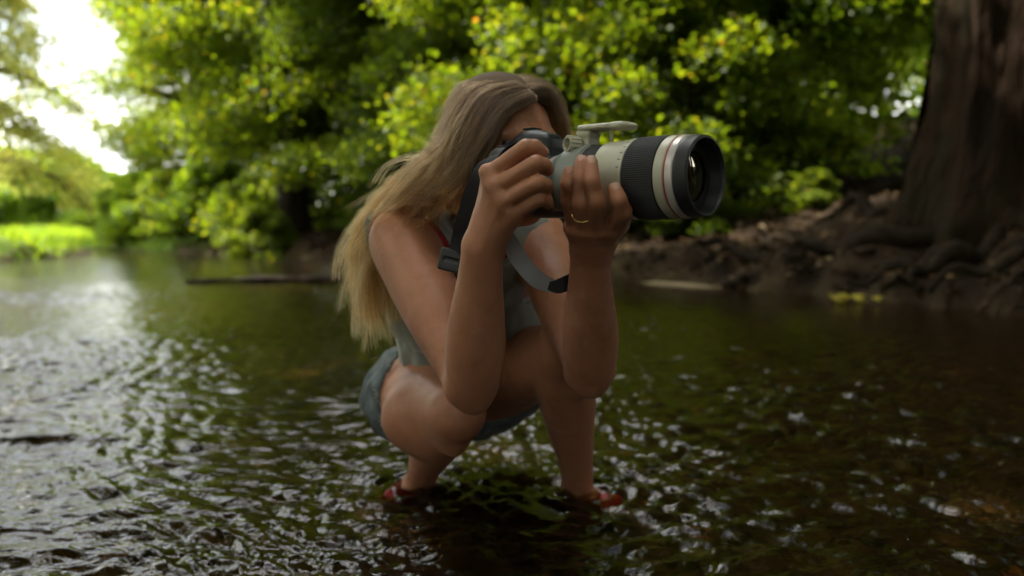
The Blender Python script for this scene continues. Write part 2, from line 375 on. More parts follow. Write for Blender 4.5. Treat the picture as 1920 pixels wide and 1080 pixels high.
# ------------------------------------------------------------------ leaves
def leaf_cards(cen, size, seed, up=.25, droop=.35, wide=.44):
    r = np.random.default_rng(seed); N = len(cen)
    nrm = r.normal(size=(N,3)); nrm[:,2] = np.abs(nrm[:,2]) + up*2; nrm /= np.linalg.norm(nrm, axis=1)[:,None]
    d = r.normal(size=(N,3)); d[:,2] -= droop; d -= nrm*(d*nrm).sum(1)[:,None]; d /= np.linalg.norm(d, axis=1)[:,None]
    w = np.cross(nrm, d); s = (size*r.uniform(.65,1.25,N))[:,None] if np.ndim(size) == 0 else (size*r.uniform(.65,1.25,N))[:,None]
    V = np.stack([cen-d*s*.5, cen+w*s*wide-d*s*.05+nrm*s*.10, cen+d*s*.55-nrm*s*.06, cen-w*s*wide-d*s*.05+nrm*s*.10], 1).reshape(-1,3)
    b0 = 4*np.arange(N)[:,None]
    F = np.concatenate([b0+np.array([0,1,2]), b0+np.array([0,2,3])])
    return V, F

def grow_tree(seed, H, R0, nl, reach, low=.12, lean=(0,0), droop=.0, trunk_cut=.92, sub=5):
    """trunk polyline + limbs + twigs; returns tube list and twig points with weight"""
    r = np.random.default_rng(seed); tubes = []; tips = []
    zz = np.linspace(0, H*trunk_cut, 12)
    tr = np.stack([lean[0]*(zz/H)**1.5*H + .02*H*np.sin(zz/H*5+seed), lean[1]*(zz/H)**1.5*H + .02*H*np.cos(zz/H*4+seed*2), zz], 1)
    tr[0,2] = -.25
    rad = R0*(1-zz/H)**.75+.015; rad[0] *= 1.45; rad[1] *= 1.08
    tubes.append((tr, rad, 12))
    for i in range(nl):
        f = low + (.97-low)*((i+.5)/nl)**.95; z = f*H*trunk_cut
        base = np.array([np.interp(z, zz, tr[:,0]), np.interp(z, zz, tr[:,1]), z]); az = i*2.39996 + r.uniform(-.4,.4)
        L = reach*(1-.55*max(0,(f-.35))/.65)*r.uniform(.75,1.15); el = r.uniform(.1,.5)+.5*f
        k = 7; t = np.linspace(0,1,k)[:,None]
        dirv = np.array([math.cos(az)*math.cos(el), math.sin(az)*math.cos(el), math.sin(el)])
        p = base + dirv*L*t + np.array([0,0,-1])*L*(.30+droop)*t**2 + np.cumsum(r.normal(0,.02*L,(k,3)),0)*t
        rl = np.interp(z, zz, rad)*.5*(1-t[:,0]*.85)+.006
        tubes.append((p, rl, 6))
        for s in range(sub):
            tt = .3+.68*(s+r.random()*.6)/sub; q = base+0; idx = tt*(k-1); i0 = int(idx); q = p[i0]+(p[min(i0+1,k-1)]-p[i0])*(idx-i0)
            a2 = az + r.choice([-1,1])*r.uniform(.5,1.3); l2 = L*.38*r.uniform(.6,1.2)*(1.15-tt*.5)
            d2 = np.array([math.cos(a2), math.sin(a2), r.uniform(-.2,.4)])
            t2 = np.linspace(0,1,4)[:,None]; p2 = q+d2*l2*t2+np.array([0,0,-1])*l2*(.2+droop)*t2**2
            tubes.append((p2, .012+.35*rl[i0]*(1-t2[:,0]*.9), 4))
            tips += [p2[1], p2[2], p2[3]]
        tips += [p[-1], p[-2], p[-3]]
    return tubes, np.array(tips)
def tree_meshes(name, seed, H, R0, nl, reach, nleaf, lsize, low=.12, lean=(0,0), droop=0., spread=.68, flat=.95, sub=5, trunk_cut=.92):
    tubes, tips = grow_tree(seed, H, R0, nl, reach, low, lean, droop, trunk_cut, sub)
    parts_ = [tube_arrays(p, r_, s) for p, r_, s in tubes]
    V, F = join(parts_); tm = mesh_from(name+'_trunk', V, F)
    r = np.random.default_rng(seed+99); w = r.gamma(2.2, 1, len(tips)); w /= w.sum()
    ci = r.choice(len(tips), nleaf, p=w)
    off = r.normal(size=(nleaf,3)); off /= np.linalg.norm(off,axis=1)[:,None]; off *= (r.random(nleaf)**.45)[:,None]*spread
    off[:,2] *= flat
    cen = tips[ci]+off; cen[:,2] -= .25*np.hypot(off[:,0],off[:,1])**2/spread*(1+droop)
    cen = cen[cen[:,2] > .15]
    V, F = leaf_cards(cen, lsize, seed+5)
    return tm, np_mesh(name+'_crown', V, F, smooth=False)
LABELS = set()
def place_tree(name, tm, cm, x, y, rz, s, label, cat, group=None, lm='leaf', zs=1., bark='bark'):
    e = empty(name, (x, y, gh(x, y)-.05), rz, label, cat, group); e.scale = (s, s, s*zs)
    t = bpy.data.objects.new('trunk', tm); link(t); t.parent = e
    c = bpy.data.objects.new('crown', cm); link(c); c.parent = e; c['kind'] = 'stuff'
    for o, m_ in ((t, M[bark]), (c, M[lm])):
        if not o.data.materials: o.data.materials.append(None)
        o.material_slots[0].link = 'OBJECT'; o.material_slots[0].material = m_
    return e
TA = tree_meshes('maple', 1, 11, .24, 30, 3.6, 76000, .098, low=.15)
TB = tree_meshes('beech', 2, 12, .20, 34, 3.3, 76000, .095, low=.2, droop=.15)
TS = tree_meshes('sapling', 3, 4.2, .05, 20, 1.7, 17000, .09, low=.06, spread=.45, flat=.8)
TBU = tree_meshes('shrub', 4, 1.5, .03, 18, .95, 15000, .075, low=.05, spread=.26, flat=.7, sub=4)
TW = tree_meshes('willow', 6, 12, .22, 30, 3.8, 36000, .12, low=.2, droop=.55, spread=.6, flat=.5)
TL = tree_meshes('tall', 8, 15, .3, 30, 4.4, 42000, .13, low=.38, spread=.6)
G1 = 'leafy trees on the far bank behind the photographer'
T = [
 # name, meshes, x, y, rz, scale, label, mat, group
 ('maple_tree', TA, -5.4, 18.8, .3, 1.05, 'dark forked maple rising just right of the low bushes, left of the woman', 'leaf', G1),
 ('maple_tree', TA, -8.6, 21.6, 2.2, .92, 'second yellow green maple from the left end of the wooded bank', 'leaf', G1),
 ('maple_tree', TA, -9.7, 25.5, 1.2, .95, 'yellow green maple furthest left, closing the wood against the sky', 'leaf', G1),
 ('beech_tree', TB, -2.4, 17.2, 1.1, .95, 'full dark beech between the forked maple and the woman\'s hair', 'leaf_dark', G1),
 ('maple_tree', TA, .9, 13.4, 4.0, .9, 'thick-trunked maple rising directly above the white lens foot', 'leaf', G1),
 ('beech_tree', TB, 3.9, 12.2, 5.1, .95, 'beech with sunlight put into its leaf colour right of the long lens', 'leaf_bright', G1),
 ('beech_tree', TB, 6.9, 12.9, 2.9, .95, 'shaded beech with brightened leaves just left of the huge right hand trunk, further up the slope', 'leaf_bright', G1),
 ('maple_tree', TA, 8.4, 16.5, 0.7, 1.1, 'tall maple with brightened leaves far up the slope behind the right bank roots', 'leaf_bright', G1),
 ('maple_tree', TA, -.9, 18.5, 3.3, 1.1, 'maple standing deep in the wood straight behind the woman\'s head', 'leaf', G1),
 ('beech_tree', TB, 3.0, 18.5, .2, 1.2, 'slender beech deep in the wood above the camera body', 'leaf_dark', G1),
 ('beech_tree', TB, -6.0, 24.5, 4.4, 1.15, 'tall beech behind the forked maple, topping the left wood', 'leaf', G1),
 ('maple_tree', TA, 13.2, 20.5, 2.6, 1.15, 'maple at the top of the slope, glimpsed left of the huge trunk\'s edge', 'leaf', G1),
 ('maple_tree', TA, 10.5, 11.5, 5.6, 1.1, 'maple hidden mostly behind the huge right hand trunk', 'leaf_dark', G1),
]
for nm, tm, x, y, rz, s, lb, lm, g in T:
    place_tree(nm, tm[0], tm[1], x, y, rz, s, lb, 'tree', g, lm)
G2 = 'saplings and understorey along the shaded bank'
S = [
 (-1.6,14.9,.4,1.0,'leafy sapling at the waterline left of the woman, in front of the dark beech','leaf_dark'),
 (-4.2,16.8,1.4,1.1,'sapling at the foot of the forked maple over the muddy shore','leaf'),
 (.2,12.9,2.5,.95,'dark sapling right behind the woman\'s shoulder and hair','leaf_dark'),
 (2.3,10.6,3.7,.9,'bright sapling whose leaves fill the gap right of the lens foot','leaf'),
 (3.5,11.4,4.4,.95,'sapling with sunlit leaves above the front end of the lens','leaf_bright'),
 (2.1,15,1.9,1.25,'taller sapling further back above the camera body','leaf'),
 (5.2,15.2,2.9,1.3,'taller sapling at the top of the brown slope','leaf'),
 (-3,20,.2,1.4,'tall sapling in the depth of the wood left of the woman\'s head','leaf_dark'),
]
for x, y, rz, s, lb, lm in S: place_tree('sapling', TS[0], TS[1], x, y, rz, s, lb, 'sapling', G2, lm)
G3 = 'bushes along the far waterline'
B = [
 (-11.2,22.9,.1,1.1,'leftmost low green bush at the bend of the stream','leaf_bright'),
 (-9.9,21.7,1.0,1.2,'second low bush from the left at the bend','leaf_bright'),
 (-8.5,20.5,2.0,1.2,'bushy clump in the middle of the waterside row','leaf'),
 (-7.2,19.3,3.0,1.2,'bright clump right of the row\'s middle, over the line of fallen leaves','leaf_bright'),
 (-6.0,18.3,4.0,1.0,'rightmost bush of the waterside row, near the forked maple','leaf_dark'),
]
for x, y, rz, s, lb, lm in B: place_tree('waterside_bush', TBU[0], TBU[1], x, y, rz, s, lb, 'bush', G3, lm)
G4 = 'ferny shrubs on the shaded slope'
for x, y, rz, s, lb, lm in [
 (3.5,9.3,.6,.35,'small shrub on the bank below the front of the lens','leaf'),
 (2.2,9.5,2.6,.55,'small shrub on the bank beneath the middle of the lens','leaf_dark'),
 (5.9,9.5,1.6,.6,'small shrub on the brown slope left of the huge trunk','leaf_dark'),
 (4.7,12.2,3.6,.8,'wider shrub on the upper slope between lens and trunk','leaf'),
 (1.3,10.6,4.1,.6,'dark shrub showing between the lens hand and the bank','leaf_dark'),
 (-4.9,15.6,.4,.8,'dark shrub at the foot of the bare-stemmed tree, left of the flying hair','leaf'),
 (-2.6,15.9,5.1,.8,'shrub on the muddy shore beside the flying hair','leaf_dark')]:
    place_tree('bank_shrub', TBU[0], TBU[1], x, y, rz, s, lb, 'shrub', G4, lm)
# left side: pale willow, far sunlit growth
place_tree('willow_tree', TW[0], TW[1], -17.4, 25.4, 0, 1.15, 'willow with sun glare put into its pale leaf colour, reaching in from the upper left corner', 'tree', None, 'leaf_pale')
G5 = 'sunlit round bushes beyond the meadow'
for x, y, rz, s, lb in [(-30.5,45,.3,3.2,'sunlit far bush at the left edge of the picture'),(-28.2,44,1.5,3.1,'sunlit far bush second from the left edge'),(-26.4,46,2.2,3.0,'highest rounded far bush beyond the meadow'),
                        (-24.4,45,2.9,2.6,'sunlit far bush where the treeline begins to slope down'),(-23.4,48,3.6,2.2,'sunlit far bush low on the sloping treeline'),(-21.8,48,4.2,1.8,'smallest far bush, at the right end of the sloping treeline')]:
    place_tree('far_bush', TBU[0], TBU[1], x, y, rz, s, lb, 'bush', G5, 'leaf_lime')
place_tree('overhanging_tree', TW[0], TW[1], -12.4, 9.0, 1.0, .9, 'leafy tree on the left shore just outside the picture, above the riffle', 'tree', None, 'leaf')
# trees added around the camera for shade and reflections, unseen but the first
G6 = 'tall trees roofing the stream around the viewer'
for x, y, rz, s, lb in [(-4.85,16.7,.5,.95,'tall bare-stemmed tree at the muddy shore left of the woman, right of the low bushes'),(-8.0,-3.0,5,1.1,'unseen tall tree added for shade on the left shore behind the viewer'),
    (0,-8,1.5,1.1,'unseen tall tree added for shade on the bank straight behind the viewer'),(7.4,6.0,2.5,1.1,'unseen tall tree added for shade right of the huge trunk'),(-3.5,-6.5,.2,1.0,'second unseen tall tree added for shade behind the viewer, nearer the left shore')]:
    place_tree('tall_tree', TL[0], TL[1], x, y, rz, s, lb, 'tree', G6, 'leaf_dark')
place_tree('tall_tree', TL[0], TL[1], -6.9, 3.0, 3.1, 1.5, 'unseen great tree added on the left shore beside the viewer to close the sky over the stream', 'tree', None, 'leaf_dark')  # added out of view to close a gap of sky
place_tree('tall_tree', TL[0], TL[1], 4.9, .6, 5.2, 1.5, 'unseen tall tree added on the right bank to shut out the sky over the viewer', 'tree', None, 'leaf_dark')  # added out of view, keeps overhead sky glints off the water
for x, y, rz, s, lb in [(9.5,-2,.3,1,'unseen maple added for shade on the right bank beside the viewer'),(7.5,-8,2.3,1.1,'unseen maple added for shade on the right bank behind the viewer'),(-4,-13,3.3,1.1,'unseen maple added for shade far behind the viewer'),
    (3,-13,4.3,1.1,'unseen maple added for shade behind the viewer, right of the stream'),(-11,-6,5.3,1.1,'unseen maple added for shade on the left shore behind the viewer'),(9.2,3.4,1.3,1.,'unseen maple added for shade right of the tall bank tree')]:
    place_tree('maple_tree', TA[0], TA[1], x, y, rz, s, lb, 'tree', 'unseen maples added around the viewer for shade', 'leaf_dark')  # unseen maples added to dim the light from behind the camera
place_tree('tall_tree', TL[0], TL[1], -7.3, 8.2, 4.4, 1.1, 'unseen tall tree added on the left shore over the riffle to block the sun', 'tree', None, 'leaf_dark')  # added out of view, blocks the sun on bank and trunk
place_tree('tall_tree', TL[0], TL[1], -6.3, 4.6, 3, 1.15, 'unseen tall tree added on the left shore to keep the sun off the woman', 'tree', None, 'leaf_dark')  # added out of view as a sun blocker for the woman
place_tree('tall_tree', TL[0], TL[1], 6.5, -3.5, 4, 1.1, 'unseen tall tree added on the right bank behind the viewer to roof the stream', 'tree', None, 'leaf_dark')  # added out of view, part of the roof against skylight
place_tree('tall_tree', TL[0], TL[1], 6.5, 2.2, 1, 1.0, 'unseen tall tree added on the right bank to shade the stream', 'tree', None, 'leaf_dark')  # added out of view to darken the stream
place_tree('tall_tree', TL[0], TL[1], 1.95, 16.6, 2.2, 1.0, 'tall bare-stemmed tree in the wood right above the lens foot', 'tree', None, 'leaf_dark')

# unseen ring of leaves added around the viewer to cut low fill light
r5 = np.random.default_rng(57); N = 60000; az = r5.uniform(math.radians(75), math.radians(318), N); R5 = r5.uniform(15, 21, N)
bx = R5*np.sin(az); by = R5*np.cos(az); bz = r5.random(N)**.9*(11+2*np.sin(az*9)); k = (sdist(bx, by) > .3)
V, F = leaf_cards(np.stack([bx, by, bz+.5], 1)[k], .38, 58)
tag(obj('added_shade_wood', np_mesh('added_shade_wood', V, F, False), M['leaf_dark']), 'unseen wood added behind the viewer to cut the low light', None, kind='stuff')
# far wooded backdrop beyond the trees: one mass of foliage
r5 = np.random.default_rng(55); N = 60000
bx = r5.uniform(-9, 34, N); by = 25 + r5.random(N)*7 + .12*np.abs(bx-4); bz = r5.random(N)**.8*(11+2*np.sin(bx*.7)+1.5*np.sin(bx*1.9+1))
bz *= np.clip((bx+11)/5, .25, 1)
V, F = leaf_cards(np.stack([bx, by, bz+.5], 1), .27, 56)
o = obj('distant_wood', np_mesh('distant_wood', V, F, False), M['leaf_bright'])  # brighter leaf colour makes up for the missing light here
tag(o, 'mass of foliage with brightened colour deep in the unlit wood behind the bank trees', None, kind='stuff')

# the huge trunk on the right with its roots
bt = empty('huge_tree', (4.58, 6.9, gh(4.72, 6.9)-.1), 0, 'huge dark trunk at the right edge with roots sprawling down the bank', 'tree')
def big_trunk():
    seg, rows_ = 72, 60; nz_ = make_noise(77, 30, .5, 2.2); a = np.linspace(0, 2*PI, seg, endpoint=False)
    zz = np.concatenate([np.linspace(-.3, 2.5, 34), np.linspace(2.7, 17, 26)]); V = []
    for z in zz:
        fl = .36*math.exp(-max(z+.1,0)/.45); R = .92*(1-max(z,0)/26)
        rr = R + fl*(.45+.55*np.cos(a*5+.6+.3*np.sin(a*2))**2*1.2) + .04*np.sin(a*9+z*.5)+.035*np.sin(a*23+z*1.3+np.sin(z*3))+.03*nz_(np.cos(a)*2, np.sin(a)*2, z*.5+0*a)
        V.append(np.stack([rr*np.cos(a)+0*z, rr*np.sin(a), np.full(seg, z)], 1))
    V = np.concatenate(V); n_ = len(zz)
    i, j = np.meshgrid(np.arange(n_-1), np.arange(seg), indexing='ij'); i = i.ravel(); j = j.ravel(); j2 = (j+1) % seg
    return np_mesh('huge_trunk', V, np.stack([i*seg+j, i*seg+j2, (i+1)*seg+j2, (i+1)*seg+j], 1))
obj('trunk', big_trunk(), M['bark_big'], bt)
tubes, tips = grow_tree(12, 16, .8, 24, 6.0, low=.30, sub=6)
V, F = join([tube_arrays(p, r_, s) for p, r_, s in tubes[1:]]); obj('branches', mesh_from('huge_branches', V, F), M['bark'], bt)
rr_ = np.random.default_rng(13); N = 110000; ci = rr_.integers(0, len(tips), N); cen = tips[ci]+rr_.normal(size=(N,3))*np.array([.6,.6,.35])
V, F = leaf_cards(cen, .13, 14); c_ = obj('crown', np_mesh('huge_crown', V, F, False), M['leaf_dark'], bt); c_['kind'] = 'stuff'
ox, oy, oz = bt.location
def root_path(pts, r0, r1, lift=.03, n_=26, seed=0):
    r = np.random.default_rng(seed); P = spline([(x, y, 0) for x, y in pts], n_)
    P[:,0] += np.cumsum(r.normal(0,.012,n_)); P[:,1] += np.cumsum(r.normal(0,.012,n_))
    rad = np.linspace(r0, r1, n_)*(1+.18*np.sin(np.linspace(0,17,n_)+seed))
    P[:,2] = np.maximum(ground_h(P[:,0], P[:,1]), -.02) + rad*.35 + lift*np.abs(np.sin(np.linspace(0,9,n_)+seed))
    return P - np.array([ox,oy,oz]), rad
RT_ = [([(4.1,6.5),(3.6,6.6),(3.0,7.0),(2.5,7.6),(1.9,8.2)], .17,.04), ([(4.1,6.3),(3.5,6.1),(3.1,6.15),(2.75,6.5)], .15,.035),
      ([(4.3,6.2),(3.9,5.7),(3.5,5.6),(3.0,5.75)], .13,.03), ([(4.5,6.1),(4.2,5.4),(3.8,5.0),(3.3,5.1)], .12,.03),
      ([(4.7,6.0),(4.5,5.1),(4.2,4.4),(3.8,4.0)], .13,.03), ([(4.0,6.8),(3.5,7.3),(3.3,8.0),(2.6,8.6)], .12,.03),
      ([(3.6,6.6),(3.2,6.3),(2.9,5.95),(2.7,5.9)], .07,.02), ([(3.2,6.9),(2.9,6.7),(2.6,6.75),(2.3,6.9)], .06,.02),
      ([(3.9,5.9),(3.5,5.4),(3.15,5.35)], .06,.02), ([(3.0,7.2),(2.6,7.2),(2.1,7.4),(1.8,7.8)], .06,.02), ([(5.0,6.0),(5.0,5.0),(4.9,4.0),(4.5,3.2)], .12,.03)]
RT = [(p_, a_*.8, b_*.8) for p_, a_, b_ in RT_ if a_ > .065]
for q, (pp, a, b_) in enumerate(RT):
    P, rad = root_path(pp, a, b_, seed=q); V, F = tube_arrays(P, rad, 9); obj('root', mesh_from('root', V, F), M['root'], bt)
# fine rootlets hanging over the cut bank
r6 = np.random.default_rng(66); fl = []
for q in range(45):
    t_ = r6.random(); i = 3 + t_*3.6; i0 = int(i); s0 = RB[i0]+(RB[i0+1]-RB[i0])*(i-i0)
    out = np.array([.8,.6]); p0 = s0 + out*r6.uniform(.25,.6); p1 = s0 + out*r6.uniform(-.05,.15)+r6.normal(0,.12,2)
    z0 = gh(*p0)+.02; P = spline([(*p0, z0), (*(p0*.5+p1*.5), z0*.75+.05), (*p1, -.03)], 8)
    fl.append(tube_arrays(P-np.array([ox,oy,oz]), np.linspace(r6.uniform(.008,.03), .006, 8), 5))
V, F = join(fl); o = obj('rootlets', mesh_from('rootlets', V, F), M['root'], bt); o['kind'] = 'stuff'

# fallen leaves on the banks, floating log, stray things
def litter(n_, cond, seed, size, m_, name, label, xr, yr, lift=.012):
    r = np.random.default_rng(seed); x = r.uniform(*xr, n_); y = r.uniform(*yr, n_); k = cond(x, y); x = x[k]; y = y[k]
    z = ground_h(x, y)+lift; V, F = leaf_cards(np.stack([x,y,z],1), size, seed, up=1.6, droop=0)
    return tag(obj(name, np_mesh(name, V, F, False), m_), label, None, kind='stuff')
litter(42000, lambda x, y: (lambda d: (d > .03) & (rng.random(len(x)) < np.exp(-d/5)))(sdist(x, y)), 70, .085, M['litter'], 'leaf_litter', 'brown and tan fallen leaves scattered on the right bank slope', (-9,13), (3,19))
litter(1600, lambda x, y: (lambda d: (d > -.10) & (d < .25))(sdist(x, y)), 71, .09, M['litter'], 'stranded_leaves', 'line of orange brown leaves stranded along the far waterline', (-11,-4), (16,23), .03)
V, F = scatter_blobs(900, (1,6), (3.5,13), (.03,.11), 72, cond=lambda x, y: np.abs(sdist(x, y)-.2) < .35)
tag(obj('bank_stones', np_mesh('bank_stones', V, F), M['root']), 'earthy lumps and stones along the foot of the right bank', None, kind='stuff')
lg = empty('floating_log', (-2.35, 8.1, 0), .05, 'thin dark log lying in the water at the end of the calm pool', 'log')
P = spline([(-.95,0,.01),(-.5,.03,.03),(0,0,.035),(.6,-.03,.03),(1.3,.02,.015)], 20)
tube('log', P, np.linspace(.018,.05,20)*(1+.2*np.sin(np.arange(20))), M['bark'], lg, 9)
tube('twig', spline([(-.2,0,.04),(-.26,.05,.11),(-.36,.06,.15)], 8), np.linspace(.012,.004,8), M['bark'], lg, 6)
sg = empty('leaf_sprig', (*at(1608,563,5.85)[:2], .01), 0, 'small yellow green leafy sprig at the water\'s edge below the roots', 'sprig')
r7 = np.random.default_rng(7)
tube('stem', spline([(-.15,0,.0),(0,.03,.03),(.17,0,.02)], 8), .005, M['root'], sg, 5)
for q in range(16):
    c_ = np.array([[r7.uniform(-.17,.2), r7.uniform(-.05,.08), r7.uniform(.0,.05)]]); V, F = leaf_cards(c_, .085, 200+q, up=1.2)
    obj('leaf', np_mesh('sprig_leaf', V, F, False), M['yellow'], sg)
# sandy bar catching light
br = empty('gravel_bar', (1.62,7.75,0), -.9, 'pale wet gravel bar just breaking the water below the lens', 'gravel bar')
Vb, Fb = scatter_blobs(1, (0,.001), (0,.001), (1,1.01), 3)
gV = []
nn = 20; th = np.linspace(0,2*PI,nn,endpoint=False); ringsB = [np.array([[0,0,.022]])]
for f_ in (.35,.7,1.0): ringsB.append(np.stack([.62*f_*np.cos(th)*(1+.1*np.sin(3*th)), .12*f_*np.sin(th), np.full(nn,.022-.04*f_**3)],1))
Vb = np.concatenate(ringsB); Fb = [(0,1+j,1+(j+1)%nn,1+(j+1)%nn) for j in range(nn)]
for q in range(2):
    for j in range(nn): a0 = 1+q*nn+j; a1 = 1+q*nn+(j+1)%nn; Fb.append((a0,a0+nn,a1+nn,a1))
obj('gravel', mesh_from('gravel', Vb, np.array(Fb)), mat('sand', (.16,.12,.07), .7, [(.30,.22,.12)], 18, .8, 60, .01), br)
# meadow grass on the sunlit left shore, blades as one mass
r8 = np.random.default_rng(8); N = 26000; x = r8.uniform(-32,-8.5,N); y = r8.uniform(9,60,N); d = sdist(x, y); k = (d > .02) & (x < -.42*y); x = x[k]; y = y[k]
z = ground_h(x, y); hgt = r8.uniform(.08,.26,len(x))*(1+y*.015); w = .02*(1+y*.05); a = r8.uniform(0,2*PI,len(x)); lx = r8.normal(0,.07,len(x)); ly = r8.normal(0,.07,len(x))
p0 = np.stack([x-w*np.cos(a), y-w*np.sin(a), z-.02],1); p1 = np.stack([x+w*np.cos(a), y+w*np.sin(a), z-.02],1); p2 = np.stack([x+lx, y+ly, z+hgt],1)
V = np.stack([p0,p1,p2],1).reshape(-1,3); F = np.arange(len(V)).reshape(-1,3)
tag(obj('meadow_grass', np_mesh('meadow_grass', V, F, False), M['leaf_lime']), 'bright green grass on the sunlit left shore', None, kind='stuff')
# ------------------------------------------------------------------ implicit surfaces, so that a body is one continuous skin
def V3(*a): return np.array(a, float)
def nrm(v): v = np.asarray(v, float); return v/np.linalg.norm(v)
def cone(a, b_, r1, r2, k=.01, flat=None):
    """tapered capsule; flat=(direction, factor>1) thins it along direction"""
    return dict(t='c', a=np.array(a,float), b=np.array(b_,float), r1=r1, r2=r2, k=k, flat=flat)
def ell(c, r, fr=None, k=.01):
    """ellipsoid with radii r along the rows of fr"""
    return dict(t='e', c=np.array(c,float), r=np.array(r,float), fr=np.eye(3) if fr is None else np.array(fr), k=k)
def box(c, h, fr=None, rd=.005, k=.005):
    return dict(t='b', c=np.array(c,float), r=np.array(h,float), fr=np.eye(3) if fr is None else np.array(fr), rd=rd, k=k)
def chain(pts, r, k=.01, n_=14, flat=None):
    """swept tube: smooth centre line through pts with smoothly varying radius"""
    P = spline(pts, n_); R = spline(np.stack([np.asarray(r,float)]*3,1), n_)[:,0]
    return dict(t='s', P=P, R=R, k=k, flat=flat)
def sub(p): p = dict(p); p['sub'] = True; return p
def pbox(p, m_):
    if p['t'] == 'c':
        r = max(p['r1'], p['r2'])+m_; return np.minimum(p['a'],p['b'])-r, np.maximum(p['a'],p['b'])+r
    if p['t'] == 's':
        r = p['R'].max()+m_; return p['P'].min(0)-r, p['P'].max(0)+r
    r = np.linalg.norm(p['r']) if p['t'] == 'b' else p['r'].max(); return p['c']-r-m_, p['c']+r+m_
def peval(p, X, Y, Z):
    if p['t'] == 's':
        d = None
        for i in range(len(p['P'])-1):
            e = peval(dict(t='c', a=p['P'][i], b=p['P'][i+1], r1=p['R'][i], r2=p['R'][i+1], flat=p['flat']), X, Y, Z)
            d = e if d is None else np.minimum(d, e)
        return d
    if p['t'] == 'c':
        a, ba = p['a'], p['b']-p['a']; L = ba.dot(ba)+1e-12
        x, y, z = X-a[0], Y-a[1], Z-a[2]
        h = np.clip((x*ba[0]+y*ba[1]+z*ba[2])/L, 0, 1)
        x = x-h*ba[0]; y = y-h*ba[1]; z = z-h*ba[2]
        s = x*x+y*y+z*z
        if p['flat'] is not None:
            f, q = p['flat']; f = nrm(f); dn = x*f[0]+y*f[1]+z*f[2]; s = s+dn*dn*(q*q-1)
        d = np.sqrt(s)-(p['r1']+h*(p['r2']-p['r1']))
        return d/(1 if p['flat'] is None else p['flat'][1]**.5)
    c, r, fr = p['c'], p['r'], p['fr']; x, y, z = X-c[0], Y-c[1], Z-c[2]
    u = [x*f[0]+y*f[1]+z*f[2] for f in fr]
    if p['t'] == 'e':
        k0 = np.sqrt(sum((u[i]/r[i])**2 for i in range(3))); k1 = np.sqrt(sum((u[i]/r[i]**2)**2 for i in range(3)))+1e-9
        return k0*(k0-1)/k1
    q = [np.abs(u[i])-(r[i]-p['rd']) for i in range(3)]
    return np.sqrt(sum(np.maximum(v, 0)**2 for v in q)) + np.minimum(np.maximum(np.maximum(q[0], q[1]), q[2]), 0) - p['rd']
def combine(d, e, p):
    k = p['k']
    if p.get('sub'):
        h = np.maximum(k-np.abs(-e-d), 0)/k; return np.maximum(d, -e)+h*h*k*.25
    h = np.maximum(k-np.abs(d-e), 0)/k; return np.minimum(d, e)-h*h*k*.25
BIG = .06
def sdf_points(prims, P):
    d = np.full(len(P), BIG)
    for p in prims: d = combine(d, peval(p, P[:,0], P[:,1], P[:,2]), p)
    return d
def sdf_grid(prims, lo, hi, h, extra=None):
    lo = np.array(lo); n_ = np.ceil((np.array(hi)-lo)/h).astype(int)+1
    ax = [(lo[i]+h*np.arange(n_[i])).astype(np.float32) for i in range(3)]
    D = np.full(n_, BIG, np.float32)
    for p in prims:
        a, b_ = pbox(p, p['k']+2.5*h+.004)
        i0 = np.clip(np.floor((a-lo)/h).astype(int), 0, n_); i1 = np.clip(np.ceil((b_-lo)/h).astype(int)+1, 0, n_)
        if (i1 <= i0).any(): continue
        s = tuple(slice(i0[i], i1[i]) for i in range(3))
        e = peval(p, ax[0][s[0]][:,None,None], ax[1][s[1]][None,:,None], ax[2][s[2]][None,None,:])
        D[s] = combine(D[s], e.astype(np.float32), p)
    if extra is not None: D = extra(D, ax[0][:,None,None], ax[1][None,:,None], ax[2][None,None,:]).astype(np.float32)
    return D, lo, h
